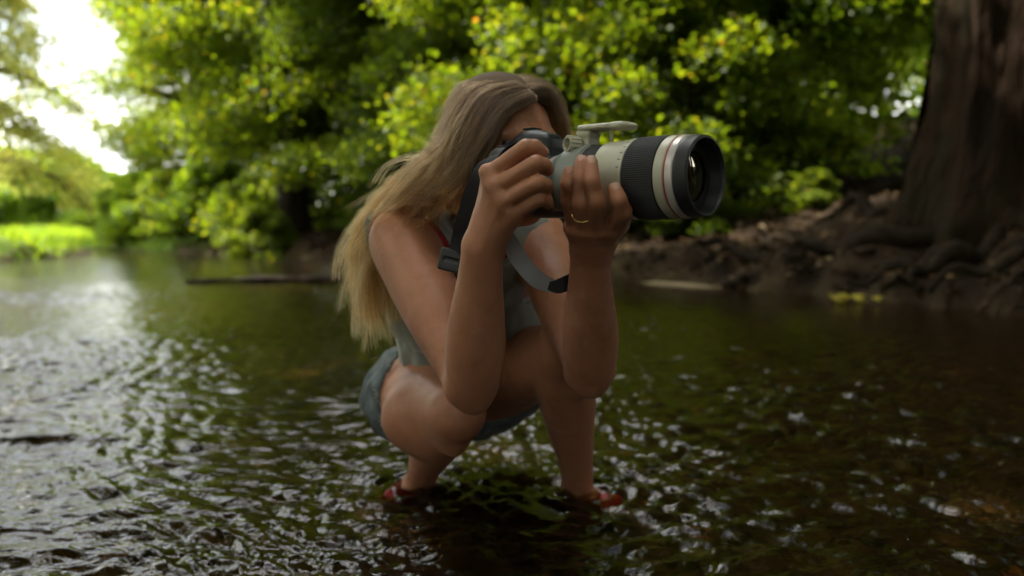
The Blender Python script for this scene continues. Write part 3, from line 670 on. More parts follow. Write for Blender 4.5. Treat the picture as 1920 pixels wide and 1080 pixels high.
def surface_nets(D, lo, h):
    S = D < 0; n_ = D.shape
    c = [S[i:n_[0]-1+i, j:n_[1]-1+j, k:n_[2]-1+k] for i in (0,1) for j in (0,1) for k in (0,1)]
    al = c[0].copy(); an = c[0].copy()
    for q in c[1:]: al &= q; an |= q
    cells = np.argwhere(an & ~al); idx = np.full((n_[0]-1, n_[1]-1, n_[2]-1), -1, np.int32)
    idx[cells[:,0], cells[:,1], cells[:,2]] = np.arange(len(cells))
    cor = np.array([(i,j,k) for i in (0,1) for j in (0,1) for k in (0,1)])
    val = np.stack([D[cells[:,0]+a, cells[:,1]+b_, cells[:,2]+c_] for a, b_, c_ in cor], 1)
    acc = np.zeros((len(cells),3)); cnt = np.zeros(len(cells))
    for p in range(8):
        for q in range(p+1, 8):
            if np.abs(cor[p]-cor[q]).sum() != 1: continue
            va, vb = val[:,p], val[:,q]; m_ = (va < 0) != (vb < 0)
            t = np.where(m_, va/(va-vb+1e-12), 0)
            acc[m_] += (cor[p]+(cor[q]-cor[p])*t[:,None])[m_]; cnt[m_] += 1
    V = lo+(cells+acc/cnt[:,None])*h; F = []
    for ax_ in range(3):
        a0 = [slice(1,-1)]*3; a0[ax_] = slice(0,-1); a1 = [slice(1,-1)]*3; a1[ax_] = slice(1,None)
        s0 = S[tuple(a0)]; s1 = S[tuple(a1)]; e = np.argwhere(s0 != s1)
        flip = s0[e[:,0], e[:,1], e[:,2]]
        e = e + np.array([0 if i == ax_ else 1 for i in range(3)])
        u, v = [i for i in range(3) if i != ax_]
        du = np.zeros(3,int); du[u] = 1; dv = np.zeros(3,int); dv[v] = 1
        g = lambda w: idx[w[:,0], w[:,1], w[:,2]]
        q = np.stack([g(e-du-dv), g(e-dv), g(e), g(e-du)], 1)
        if ax_ == 1: flip = ~flip
        q[~flip] = q[~flip][:, ::-1]; F.append(q)
    F = np.concatenate(F); F = F[(F >= 0).all(1)]
    return V, F
def sdf_mesh(name, prims, h, pad=.02, extra=None, lo=None, hi=None, relax=2):
    bs = [pbox(p, pad) for p in prims if not p.get('sub')]
    lo = np.min([b_[0] for b_ in bs], 0) if lo is None else lo; hi = np.max([b_[1] for b_ in bs], 0) if hi is None else hi
    V, F = surface_nets(*sdf_grid(prims, lo, hi, h, extra))
    for _ in range(relax):       # one light smoothing pass
        S_ = np.zeros_like(V); c_ = np.zeros(len(V))
        for a in range(4):
            b_ = (a+1) % 4; np.add.at(S_, F[:,a], V[F[:,b_]]); np.add.at(c_, F[:,a], 1); np.add.at(S_, F[:,b_], V[F[:,a]]); np.add.at(c_, F[:,b_], 1)
        V = V*.5+.5*S_/np.maximum(c_,1)[:,None]
    return np_mesh(name, V, F)
def march(prims, px, py, y0=.7, y1=2.2):
    """first point of the surface along the sight line through a photo pixel"""
    ys = np.linspace(y0, y1, 900); P = np.array([at(px, py, y) for y in ys]); d = sdf_points(prims, P); i = np.argmax(d < 0)
    return P[i] if d[i] < 0 else None
# ------------------------------------------------------------------ the squatting photographer
UP = V3(0,0,1)
ShR, ShL = at(752,452,1.28), at(1008,442,1.45)
ElR, WrR = at(884,722,1.10), at(905,462,1.00)
ElL, WrL = at(1106,696,1.20), at(1106,470,1.065)
HpR, HpL = at(775,742,1.68), V3(-.055,1.79,.19)
KnR, AnR = at(856,774,1.375), at(783,903,1.69)
KnL, AnL = at(1064,652,1.36), at(1086,920,1.645)
ToR, ToL = at(728,972,1.60), at(1196,1002,1.53)
pel = (HpR+HpL)/2; neck0 = at(880,425,1.40); chest = pel*.33+neck0*.67+V3(.0,.015,-.0); waist = pel*.62+neck0*.38+V3(0,.03,0)
rtS = nrm(ShR-ShL); rtP = nrm(HpR-HpL)
tup = nrm(neck0-pel); fwS = nrm(np.cross(tup, rtS)); frS = [nrm(np.cross(fwS, tup)), fwS, tup]
fwP = nrm(np.cross(tup, rtP)); frP = [nrm(np.cross(fwP, tup)), fwP, tup]
hd = nrm(V3(.60,-.80,-.10)); hr = nrm(np.cross(hd, UP)); hu = np.cross(hr, hd); hfr = [hr, hd, hu]
HC = at(938,262,1.225)
def H(r, f, u): return HC+hr*r+hd*f+hu*u

torso = [
 ell(pel+tup*.01, (.150,.105,.115), frP, .01),
 ell(HpR+V3(-.005,.055,-.015), (.088,.09,.088), None, .05), ell(HpL+V3(.0,.055,-.015), (.088,.09,.088), None, .05),
 cone(pel+tup*.03, waist, .112, .102, .05, (fwP, 1.15)),
 cone(waist, chest, .100, .108, .05, (fwS, 1.15)),
 ell(chest+tup*.01, (.138,.098,.125), frS, .05),
 ell(chest+rtS*.066+fwS*.065-tup*.02, (.05,.048,.052), frS, .04), ell(chest-rtS*.066+fwS*.065-tup*.02, (.05,.048,.052), frS, .04),
 cone(ShR*.86+neck0*.14-UP*.012, neck0-UP*.02, .047, .060, .04), cone(ShL*.86+neck0*.14-UP*.012, neck0-UP*.02, .047, .060, .04),
 cone(neck0-tup*.06, neck0+V3(0,0,.01), .075, .055, .04),
]
head = [
 cone(neck0-tup*.02, H(0,-.035,-.045), .050, .049, .035),
 ell(H(0,-.012,.012), (.072,.092,.084), hfr, .03),            # cranium
 ell(H(0,.028,-.035), (.060,.062,.080), hfr, .03),            # face
 ell(H(0,.058,-.098), (.026,.026,.022), hfr, .03),            # chin
 cone(H(.052,-.005,-.072), H(.018,.060,-.100), .018, .014, .03), cone(H(-.052,-.005,-.072), H(-.018,.060,-.100), .018, .014, .03),
 ell(H(.034,.068,-.048), (.024,.018,.018), hfr, .02), ell(H(-.034,.068,-.048), (.024,.018,.018), hfr, .02),   # cheeks
 cone(H(.012,.083,.008), H(.044,.070,.006), .009, .007, .016), cone(H(-.012,.083,.008), H(-.044,.070,.006), .009, .007, .016),  # brows
 sub(ell(H(.031,.094,-.014), (.017,.014,.011), hfr, .010)), sub(ell(H(-.031,.094,-.014), (.017,.014,.011), hfr, .010)),
 ell(H(.031,.074,-.015), (.0135,.0135,.0125), hfr, .003), ell(H(-.031,.074,-.015), (.0135,.0135,.0125), hfr, .003),
 cone(H(0,.088,-.012), H(0,.106,-.048), .0065, .0105, .010),  # nose
 ell(H(.010,.096,-.052), (.007,.009,.006), hfr, .006), ell(H(-.010,.096,-.052), (.007,.009,.006), hfr, .006),
 sub(ell(H(.006,.102,-.060), (.003,.004,.003), hfr, .003)), sub(ell(H(-.006,.102,-.060), (.003,.004,.003), hfr, .003)),
 cone(H(.018,.083,-.074), H(-.018,.083,-.074), .0065, .0065, .006), cone(H(.015,.083,-.083), H(-.015,.083,-.083), .0075, .0075, .004),
 sub(cone(H(.022,.092,-.0785), H(-.022,.092,-.0785), .002, .002, .003)),
]
for s in (1,-1):
    head += [ell(H(.074*s,-.010,-.018), (.006,.017,.030), [nrm(hr*s+hd*-.35), hd, hu], .006), sub(ell(H(.081*s,-.006,-.014), (.005,.010,.018), hfr, .004)),
             ell(H(.073*s,-.004,-.044), (.005,.008,.009), hfr, .005)]
def mix(a, b_, t): return a*(1-t)+b_*t
legs = []
for Hp, Kn, An, To, sgn in ((HpR,KnR,AnR,ToR,1),(HpL,KnL,AnL,ToL,-1)):
    calf = nrm(mix(Hp, An, .5)-Kn); sh = nrm(An-Kn); pb = nrm(calf-sh*calf.dot(sh))
    fd = V3(*(To-An)[:2], 0); fd = nrm(fd); sd_ = np.cross(UP, fd)
    heel = An - fd*.035 - UP*.045; ball_ = V3(An[0],An[1],0)+fd*.125; ball_[2] = An[2]-.066; toe = V3(An[0],An[1],0)+fd*.185; toe[2] = An[2]-.070
    kf = nrm(Kn-mix(Hp,An,.5))
    legs += [chain([Hp, mix(Hp,Kn,.3), mix(Hp,Kn,.6), mix(Hp,Kn,.85), Kn-kf*.004], (.088,.083,.070,.057,.050), .03, 26),
             chain([Kn-kf*.006, mix(Kn,An,.15)+pb*.008, mix(Kn,An,.35)+pb*.013, mix(Kn,An,.6)+pb*.008, mix(Kn,An,.85), An-UP*.012], (.048,.051,.053,.042,.031,.030), .012, 26),
             ell(Kn+kf*.018, (.030,.030,.034), None, .03), ell(mix(Kn,An,.12)-pb*.032, (.018,.018,.03), None, .03),
             cone(mix(Kn,An,.75)+pb*.012, heel+UP*.02, .016, .013, .02),
             ell(An+sd_*.024, (.011,.011,.012), None, .014), ell(An-sd_*.024, (.011,.011,.012), None, .014),
             ell(heel, (.030,.030,.028), None, .02), cone(An-UP*.015, ball_+UP*.012, .030, .024, .02), cone(ball_+sd_*.018, toe+sd_*.014, .021, .016, .015), cone(ball_-sd_*.018, toe-sd_*.016-fd*.015, .020, .014, .015)]
legs += [ell(at(770,782,1.50), (.056,.060,.060), None, .03), ell(at(800,800,1.49), (.050,.055,.050), None, .03)]   # calf pressed out under the thigh
arms = []; upper = []
for Sh, El, Wr, px_ in ((ShR,ElR,WrR,0),(ShL,ElL,WrL,1)):
    ua = nrm(El-Sh); fa = nrm(Wr-El); out = nrm(np.cross(ua, fa)); tip = nrm(ua-fa)      # tip points out of the bent elbow
    bic = nrm(-(tip-ua*tip.dot(ua))); fx = nrm(tip-fa*tip.dot(fa))
    U = [chain([Sh-ua*.004, mix(Sh,El,.15), mix(Sh,El,.35)-bic*.002, mix(Sh,El,.6), mix(Sh,El,.85), El-ua*.002], (.046,.051,.050,.0455,.038,.034), .045, 22),
         ell(mix(Sh,El,.50)+bic*.012, (.032,.030,.065), [out, np.cross(ua,out), ua], .03)]
    upper += [dict(q) for q in U]; arms += U
    arms += [chain([El+tip*.002, mix(El,Wr,.12)+fx*.004, mix(El,Wr,.30)+fx*.002, mix(El,Wr,.5), mix(El,Wr,.72), mix(El,Wr,.9), Wr], (.033,.0385,.0415,.0375,.031,.0272,.0268), .010, 26, (np.cross(fa,out), 1.04)),
             ell(El+tip*.020, (.0150,.0150,.018), None, .020), ell(El+out*.024, (.012,.013,.013), None, .018), ell(El-out*.024, (.012,.013,.013), None, .018),
             cone(mix(El,Wr,.55)+fx*.020, mix(El,Wr,.97)+fx*.012, .010, .009, .02), ell(Wr-fa*.012-out*.022, (.008,.008,.010), None, .012)]
# hands ------------------------------------------------------------
NAILS = []
def finger(pts, r, k0=.007, nail=None, k=.0022, pad=True):
    """pts: knuckle, PIP, DIP, tip"""
    out = []; n_ = len(pts)
    out.append(chain([mix(pts[0],pts[1],.02), mix(pts[0],pts[1],.5)+0, pts[1], mix(pts[1],pts[2],.5), pts[2], pts[3]], (r[0], (r[0]+r[1])*.485, r[1], (r[1]+r[2])*.485, r[2], r[3]), k, 12))
    for i in range(1, n_-1):      # knuckle bulges
        b_ = nrm(2*pts[i]-pts[i-1]-pts[i+1]+1e-6); out.append(ell(pts[i]+b_*r[i]*.16, (r[i]*.93,)*3, None, .003))
    if nail is not None: NAILS.append((pts[-2], pts[-1], r[-1], nrm(nail)))
    return out
hands = []
# right hand on the grip (left in the picture); back of the hand faces the viewer
I0,I1,I2,I3 = at(917,328,.975), at(984,278,.948), at(1003,276,.951), at(1016,285,.968)
M0,M1,M2,M3 = at(929,352,.968), at(1003,308,.930), at(1020,311,.938), at(1026,318,.962)
R0,R1,R2,R3 = at(945,378,.966), at(1006,344,.926), at(1022,347,.936), at(1027,353,.960)
P0,P1,P2,P3 = at(963,402,.970), at(1009,374,.938), at(1024,376,.948), at(1028,382,.966)
def fan(W, ks, r0, r1, k, c=V3(0,0,0)):
    return [chain([W+0, mix(W,q_,.35)+c, mix(W,q_,.7)+c, q_], (r0, r0*.86, r1*1.05, r1), k, 8) for q_ in ks]
palmR = fan(WrR, (I0+V3(.004,.004,-.002), M0, R0, P0), .0225, .0142, .006) + fan(WrR+V3(.004,.01,0), (mix(I0,M0,.5)+V3(.008,.014,0), mix(R0,P0,.5)+V3(.006,.014,0)), .020, .0135, .008) + [
         cone(mix(WrR,I0,.25)+V3(0.006,.028,0), mix(WrR,I0,.65)+V3(.012,.032,0), .017, .014, .015)]
knR = [ell(p+V3(-.002,-.008,.003), (.0105,.010,.0105), None, .009) for p in (I0,M0,R0,P0)]
tend = [cone(mix(WrR,p,.35)+V3(0,-.0155,0), p+V3(0,-.012,0), .0035, .0045, .008) for p in (I0,M0,R0,P0)]
hands += palmR + knR + tend
hands += finger([I0,I1,I2,I3], (.0112,.0100,.0090,.0082), nail=V3(.2,-.9,.5))
hands += finger([M0,M1,M2,M3], (.0114,.0104,.0094,.0085))
hands += finger([R0,R1,R2,R3], (.0108,.0098,.0088,.0080))
hands += finger([P0,P1,P2,P3], (.0098,.0088,.0080,.0073))
hands += [cone(at(925,430,1.02), at(945,385,1.045), .017, .013, .015), cone(at(945,385,1.045), at(950,345,1.06), .0125,.0115,.003), cone(at(950,345,1.06), at(952,318,1.065), .0115,.0095,.003)]   # thumb behind the camera
# left hand under the lens; fingers come up its near side
p0,p1,p2,p3 = at(1078,425,1.020), at(1066,378,.985), at(1063,345,.972), at(1067,322,.974)
q0,q1,q2,q3 = at(1096,428,1.010), at(1089,384,.966), at(1087,335,.958), at(1090,303,.965)
m0,m1,m2,m3 = at(1120,428,1.004), at(1117,380,.952), at(1110,338,.945), at(1108,305,.953)
i0_,i1_,i2_,i3_ = at(1150,425,1.005), at(1168,398,.958), at(1160,375,.944), at(1153,356,.946)
hands += fan(WrL, (p0, q0, m0, i0_), .0235, .0155, .006) + fan(WrL+V3(0,.012,0), (mix(p0,q0,.5)+V3(0,.018,0), mix(m0,i0_,.5)+V3(0,.018,0)), .021, .0145, .008) + [
          
          cone(at(1120,455,1.055), at(1160,420,1.075), .020, .015, .02), cone(at(1160,420,1.075), at(1178,385,1.075), .0125, .0115, .004), cone(at(1178,385,1.075), at(1180,355,1.07), .0115, .0095, .003)]
hands += finger([p0,p1,p2,p3], (.0108,.0092,.0084,.0076), nail=V3(0,-1,.45))
hands += finger([q0,q1,q2,q3], (.0118,.0104,.0094,.0083), nail=V3(0,-1,.45))
hands += finger([m0,m1,m2,m3], (.0122,.0108,.0098,.0086), nail=V3(.05,-1,.45))
hands += finger([i0_,i1_,i2_,i3_], (.0124,.0110,.0102,.0090), nail=V3(.1,-1,.5))

body_prims = torso + head + legs + arms + hands
nSk = make_noise(31, 20, 8, 30)
person = empty('person', (-.03, 1.66, -.08), 0, 'squatting woman with long fair hair holding a long lens camera to her eye', 'person')
OFF = np.array(person.location)
def pobj(name, me, m_, parent=person):
    me.transform(Matrix.Translation(-Vector(OFF))) if parent is person else None
    return obj(name, me, m_, parent)
body = pobj('body', sdf_mesh('body', body_prims, .0025, lo=(-.36,.88,-.11), hi=(.32,1.95,.80)), M['skin'])

# nails and ring
for a, b_, r, nn_ in NAILS:
    ax_ = nrm(b_-a); nn_ = nrm(nn_-ax_*nn_.dot(ax_)); sd_ = np.cross(ax_, nn_); V = []; F = []
    for u in np.linspace(-.55,.75,6):
        for w in np.linspace(-.72,.72,6):
            ww = w*math.sqrt(max(0,1-.35*u*u)); V.append(b_+ax_*u*r*.95+sd_*math.sin(ww)*r*.99+nn_*(math.cos(ww)*r*1.02 - (.10*r if abs(w) > .7 else 0) - .16*r*max(0,u)**2*1.6))
    V = np.array(V); F = np.array([(i*6+j, i*6+j+1, (i+1)*6+j+1, (i+1)*6+j) for i in range(5) for j in range(5)])
    pobj('nail', np_mesh('nail', V, F), M['nail'])
rc = mix(q0,q1,.62); ra = nrm(q1-q0); rs = nrm(np.cross(ra, V3(0,1,0))); rf = np.cross(rs, ra); th = np.linspace(0, 2*PI, 40)
P = np.array([rc+(rs*math.cos(t)+rf*math.sin(t))*.0119 for t in th]); V, F = tube_arrays(P, .0011, 8, cap=False)
pobj('finger_ring', mesh_from('finger_ring', V, F), M['gold'])

# ------------------------------------------------------------------ clothes
def plane(c, n_):     # signed distance to a half space, positive on the side the normal points to
    n_ = nrm(n_); return lambda X, Y, Z: (X-c[0])*n_[0]+(Y-c[1])*n_[1]+(Z-c[2])*n_[2]
def ball(c, r, X, Y, Z): return np.sqrt((X-c[0])**2+(Y-c[1])**2+(Z-c[2])**2)-r
nF = make_noise(41, 26, 4, 14); nF2 = make_noise(42, 20, 14, 40)
def inflate(p, e, k=None):
    q = dict(p)
    if q['t'] == 'c': q['r1'] += e; q['r2'] += e
    elif q['t'] == 's': q['R'] = q['R']+e
    else: q['r'] = q['r']+e
    if k: q['k'] = k
    return q
shirt_p = [inflate(p, .011 if p['t'] != 's' else .007) for p in torso+upper[:2]]
capR, capL = nrm(ShR-neck0), nrm(ShL-neck0)
shirt_p += [cone(neck0-UP*.01, neck0+UP*.045+fwS*.004, .066, .064, .02)]   # collar
def armhole(Sh, El, X, Y, Z, back):
    ax_ = nrm(nrm(Sh-neck0)+(.6 if Sh is ShR else .1)*nrm(El-Sh)); side = plane(Sh-ax_*back, ax_)(X,Y,Z)
    reg = ball(Sh, .125, X,Y,Z) if Sh is ShL else np.minimum(ball(Sh, .17, X,Y,Z), peval(cone(Sh+nrm(Sh-neck0)*.012, El, .070, .062), X,Y,Z))
    return np.minimum(side, -reg)
def shirt_cut(D, X, Y, Z):
    w = .0038*nF(X*1.3, Y, Z*.9)+.0012*nF2(X, Y, Z)
    d = D - .002 + w
    hem = plane(pel+tup*.075, -tup)(X,Y,Z); d = np.maximum(d, hem)
    for Sh, El in ((ShR,ElR),(ShL,ElL)):
        d = np.maximum(d, armhole(Sh, El, X, Y, Z, .010 if Sh is ShR else .0))
    neckhole = np.maximum(ball(neck0+UP*.098+fwS*.01, .062, X,Y,Z), -1)
    d = np.maximum(d, -neckhole)
    v = ball(neck0+fwS*.10+UP*.03, .034, X,Y,Z); d = np.maximum(d, -v)
    return d
shirt = pobj('sleeveless_shirt', sdf_mesh('shirt', shirt_p, .004, extra=shirt_cut), M['shirt'])
bra_p = [inflate(p, .0038) for p in torso+upper[:2]]
def bra_cut(D, X, Y, Z):
    d = D-.002
    for Sh, El in ((ShR,ElR),(ShL,ElL)): d = np.maximum(d, armhole(Sh, El, X, Y, Z, .003 if Sh is ShR else .045))
    return np.maximum(np.maximum(d, plane(chest-tup*.05, -tup)(X,Y,Z)), -ball(neck0+UP*.065, .075, X,Y,Z))
pobj('red_undershirt', sdf_mesh('undershirt', bra_p, .004, extra=bra_cut), M['red'])
sh_p = [inflate(torso[i], .013, .04) for i in (0,1,2,3)] + [cone(HpR, mix(HpR,KnR,.34), .091, .089, .05), cone(HpL, mix(HpL,KnL,.40), .098, .094, .05)]
def shorts_cut(D, X, Y, Z):
    d = D + .0028*nF(X*1.5, Y*1.2, Z*1.5)+.0015*nF2(X, Y, Z)
    d = np.maximum(d, plane(pel+tup*.11, tup)(X,Y,Z)*1)
    for Hp, Kn, f, tilt in ((HpR,KnR,.20,.35),(HpL,KnL,.36,.0)):
        ax_ = nrm(nrm(Kn-Hp)+tilt*UP*0); c = mix(Hp,Kn,f); s_ = plane(c, ax_)(X,Y,Z)
        d = np.maximum(d, np.where(ball(mix(Hp,Kn,.6), .24, X,Y,Z) < 0, s_, -1))
    return d
shorts = pobj('denim_shorts', sdf_mesh('shorts', sh_p, .004, extra=shorts_cut), M['denim'])
# hem: rolled edge and loose threads round the right leg
hc = mix(HpR,KnR,.205); ha = nrm(KnR-HpR); hu_ = nrm(np.cross(ha, V3(0,1,.2))); hv_ = np.cross(ha, hu_); P = []
allsh = sh_p
for t in np.linspace(0, 2*PI, 60):
    dr = hu_*math.cos(t)+hv_*math.sin(t); rr = np.linspace(.05,.16,60); pts_ = hc+dr[None]*rr[:,None]; dd_ = sdf_points(allsh, pts_); i = np.argmax(dd_ > 0); P.append(pts_[i]-dr*.003)
P = np.array(P); r9 = np.random.default_rng(9); th_parts = []
V, F = tube_arrays(P, .0042*(1+.25*np.sin(np.arange(60)*1.7)), 8); pobj('hem', mesh_from('hem', V, F), M['denim'])
for q in range(150):
    p = P[r9.integers(0,59)]+r9.normal(0,.002,3); e = p+ha*r9.uniform(.004,.014)+r9.normal(0,.004,3); th_parts.append(tube_arrays([p, mix(p,e,.5)+r9.normal(0,.001,3), e], .0005, 3))
V, F = join(th_parts); o = pobj('frayed_threads', mesh_from('threads', V, F), M['thread']); o['kind'] = 'stuff'
# socks and shoes
for An, To, Kn in ((AnR,ToR,KnR),(AnL,ToL,KnL)):
    fd = nrm(V3(*(To-An)[:2],0)); sd_ = np.cross(UP, fd); sh_ = nrm(Kn-An)
    heel = An-fd*.035-UP*.045; bl = V3(An[0],An[1],An[2]-.066)+fd*.125; toe = V3(An[0],An[1],An[2]-.070)+fd*.185
    sk = [cone(An+sh_*.0, An-UP*.03, .0325, .0345, .02), cone(An-UP*.016+fd*.0, mix(An,bl,.62)+UP*.016, .0365,.034,.02), ell(heel+UP*.006, (.034,.034,.032), None, .02)]
    cutc = An-sh_*.014+fd*.01; pl = plane(cutc, nrm(sh_*.7+UP*.5-fd*.55))
    pobj('sock', sdf_mesh('sock', sk, .003, extra=lambda D,X,Y,Z: np.maximum(D+.0008*nF2(X,Y,Z), pl(X,Y,Z))), M['red'])
    so = [ell(heel, (.040,.040,.036), None, .02), cone(heel+UP*.004, An-UP*.04, .036,.038,.02), cone(An-UP*.040, bl+UP*.008, .041, .037, .03), cone(bl+sd_*.018, toe+sd_*.014, .028,.022,.02), cone(bl-sd_*.018, toe-sd_*.014-fd*.012, .027,.021,.02)]
    pobj('shoe', sdf_mesh('shoe', so, .003, extra=lambda D,X,Y,Z: np.maximum(D, plane(An-UP*.017+fd*.02, nrm(UP-fd*.42))(X,Y,Z))), M['shoe'])
    so2 = [box(mix(heel,toe,.5)*[1,1,0]+V3(0,0,toe[2]-.022), (.145,.045,.010), [fd, sd_, UP], .01)]
    pobj('sole', sdf_mesh('sole', so2, .004), M['shoe_sole'])

# ------------------------------------------------------------------ hair
cap_p = [ell(H(0,-.014,.012), (.0775,.097,.089), hfr, .02), ell(H(.01,-.050,-.035), (.066,.052,.072), hfr, .03)]
def cap_cut(D, X, Y, Z):
    f = ell(H(.006,.105,-.02), (.080,.085,.098), hfr, .01); e = peval(f, X, Y, Z)
    return np.maximum(D, -e)
pobj('hair_roots', sdf_mesh('hair_cap', cap_p, .004, extra=cap_cut), M['hair_cap'])
GU = [
 [(1000,184,1.150),(946,207,1.130),(912,258,1.120),(884,306,1.125),(868,342,1.15),(856,366,1.17),(850,384,1.18)],
 [(996,180,1.155),(945,205,1.128),(910,258,1.112),(876,312,1.125),(842,340,1.16),(803,353,1.22),(762,370,1.30),(730,402,1.36),(722,500,1.39)],
 [(985,170,1.165),(925,192,1.132),(886,250,1.115),(858,312,1.138),(820,344,1.18),(772,374,1.26),(726,415,1.345),(705,490,1.385),(714,572,1.395)],
 [(968,160,1.180),(903,182,1.145),(862,240,1.135),(836,302,1.160),(792,344,1.215),(740,388,1.290),(705,448,1.350),(697,530,1.38),(712,605,1.385)],
 [(948,152,1.210),(880,172,1.180),(845,228,1.175),(822,290,1.190),(770,338,1.240),(718,390,1.320),(684,455,1.375),(676,540,1.40),(696,622,1.400)],
 [(930,149,1.245),(865,170,1.225),(836,222,1.225),(815,285,1.235),(760,336,1.290),(706,390,1.365),(676,458,1.405),(668,530,1.42),(684,612,1.42)],
 [(928,150,1.290),(868,172,1.280),(842,230,1.280),(820,300,1.290),(768,348,1.330),(712,395,1.390),(684,455,1.425),(676,540,1.44),(690,612,1.44)],
]
GU = [[(x+13*min(g/3,1)*min(max((i-.5)/3,0),1), y+8*min(g/3,1)*min(max((i-1)/3,0),1), d) for i, (x, y, d) in enumerate(G_)] for g, G_ in enumerate(GU)]
GF = [
 [(1003,180,1.170),(1035,197,1.195),(1052,228,1.22),(1055,262,1.24),(1046,300,1.26)],
 [(990,170,1.170),(1020,172,1.185),(1046,205,1.205),(1051,255,1.235),(1040,310,1.27)],
 [(965,157,1.200),(1005,158,1.215),(1038,185,1.245),(1046,245,1.275),(1030,320,1.30)],
 [(940,150,1.250),(975,152,1.270),(1012,176,1.295),(1028,235,1.315),(1010,330,1.34)],
]
def hair_mesh(G, nclump, per, npt, seed, loose, tsp, lenvar=(.72,1.06), wave=.006):
    r = np.random.default_rng(seed); K = 24
    GG = np.array([spline([at(*p) for p in g], K) for g in G]); out = []
    ng = len(G)
    for c in range(nclump):
        u = r.uniform(0, ng-1-1e-6)**1.0; i = int(u); f = u-i
        if i == 0 and ng > 5: f = f*.28 if f < .5 else 1-(1-f)*.28
        base = GG[i]*(1-f)+GG[i+1]*f
        L = r.uniform(*lenvar); L = max(min(L, .99), .86) if u < 2.2 and ng > 5 else L; tt = np.linspace(0, L, npt); 
        b_ = np.stack([np.interp(tt*(K-1), np.arange(K), base[:,a]) for a in range(3)], 1)
        if L > 1: b_ += np.maximum(tt-1,0)[:,None]*(base[-1]-base[-3])*(K-1)/2
        t = np.linspace(0,1,npt)[:,None]
        ef = .3 if (i < 2 and ng > 5) else 1.; tipspread = tsp*ef
        co = r.normal(size=3)*loose*(.6 if ef < 1 else 1); ph = r.uniform(0,2*PI,3); fr_ = r.uniform(1.0,2.6); am = wave*r.uniform(.3,1.4)
        cl = b_ + co*(.25+.8*t)+ am*np.sin(t*2*PI*fr_+ph)*np.clip((t-.22)/.5,0,1)**1.2 + r.normal(size=3)*tipspread*t**3
        st = r.normal(size=(per,1,3))*(.0020+.0018*np.sin(t*PI)+.0002*t)[None]*np.array([1,1,1]) + r.normal(size=(per,1,3))*tipspread*.22*(t**4)[None]
        fz = r.normal(size=(per,1,3))*(t**2)[None]*.006*(r.random((per,1,1)) < .12)
        lf = r.uniform(.8,1,(per,1,1)); S_ = cl[None]+st+fz + \
            .0009*np.sin(t[None]*2*PI*r.uniform(1,4,(per,1,1))+r.uniform(0,6,(per,1,3)))*t[None]
        out.append(S_)
    return np.concatenate(out)
def hair_curves(name, S_, r_root, r_tip, mname='hair'):
    hc_ = bpy.data.hair_curves.new(name); n_, k_, _ = S_.shape; hc_.add_curves([k_]*n_)
    hc_.position_data.foreach_set('vector', (S_-OFF).astype(np.float32).ravel())
    ra = hc_.attributes.get('radius') or hc_.attributes.new('radius', 'FLOAT', 'POINT')
    t = np.linspace(0,1,k_); ra.data.foreach_set('value', np.tile(r_root+(r_tip-r_root)*t**2, n_).astype(np.float32))
    hv = bpy.data.materials.get(mname)
    hc_.materials.append(hv); o = bpy.data.objects.new(name, hc_); link(o); o.parent = person
    return o
mh = bpy.data.materials.new('hair'); mh.use_nodes = True; nt = mh.node_tree; n = nt.nodes; l = nt.links; n.clear()
o_ = n.new('ShaderNodeOutputMaterial'); ph_ = n.new('ShaderNodeBsdfHairPrincipled'); ph_.model = 'CHIANG'; ph_.parametrization = 'COLOR'
hi_ = n.new('ShaderNodeHairInfo'); rp = n.new('ShaderNodeValToRGB'); e = rp.color_ramp.elements
e[0].position = .06; e[0].color = (.028,.014,.006,1); e[1].position = 1; e[1].color = (.30,.122,.028,1); q = e.new(.30); q.color = (.062,.031,.013,1); q = e.new(.62); q.color = (.160,.078,.026,1)
l.new(hi_.outputs['Intercept'], rp.inputs['Fac'])
hsv = n.new('ShaderNodeHueSaturation'); ma = n.new('ShaderNodeMath'); ma.operation = 'MULTIPLY_ADD'; ma.inputs[1].default_value = 1.3; ma.inputs[2].default_value = .45
l.new(hi_.outputs['Random'], ma.inputs[0]); l.new(ma.outputs[0], hsv.inputs['Value']); l.new(rp.outputs['Color'], hsv.inputs['Color'])
l.new(hsv.outputs['Color'], ph_.inputs['Color']); ph_.inputs['Roughness'].default_value = .42; ph_.inputs['Radial Roughness'].default_value = .5
l.new(ph_.outputs[0], o_.inputs['Surface'])
for mn_, f_ in (('hair_dark', .50), ('hair_light', 1.7)):
    m_ = mh.copy(); m_.name = mn_
    for e_ in next(n_ for n_ in m_.node_tree.nodes if n_.type == 'VALTORGB').color_ramp.elements: e_.color = tuple(min(1, c_*f_) for c_ in e_.color[:3])+(1,)
hair_curves('long_hair', hair_mesh(GU, 380, 30, 30, 5, .0062, .017, (.55,.98), wave=.011), .00022, .00012)
hair_curves('dark_locks', hair_mesh(GU, 230, 24, 30, 15, .0060, .018, (.55,.97), wave=.013), .00022, .00012, 'hair_dark')
hair_curves('light_locks', hair_mesh(GU, 190, 22, 30, 25, .0078, .020, (.55,1.0), wave=.010), .00022, .00012, 'hair_light')
hair_curves('far_side_hair', hair_mesh(GF, 110, 40, 14, 6, .003, .006, (.85,1.0), .002), .00022, .00014)
hair_curves('loose_strands', np.concatenate([hair_mesh(GU[3:], 60, 5, 24, 8, .009, .022, (.6,1.03), .014), hair_mesh(GU, 150, 4, 24, 9, .007, .014, (.3,.98), .012)]), .00016, .00008)
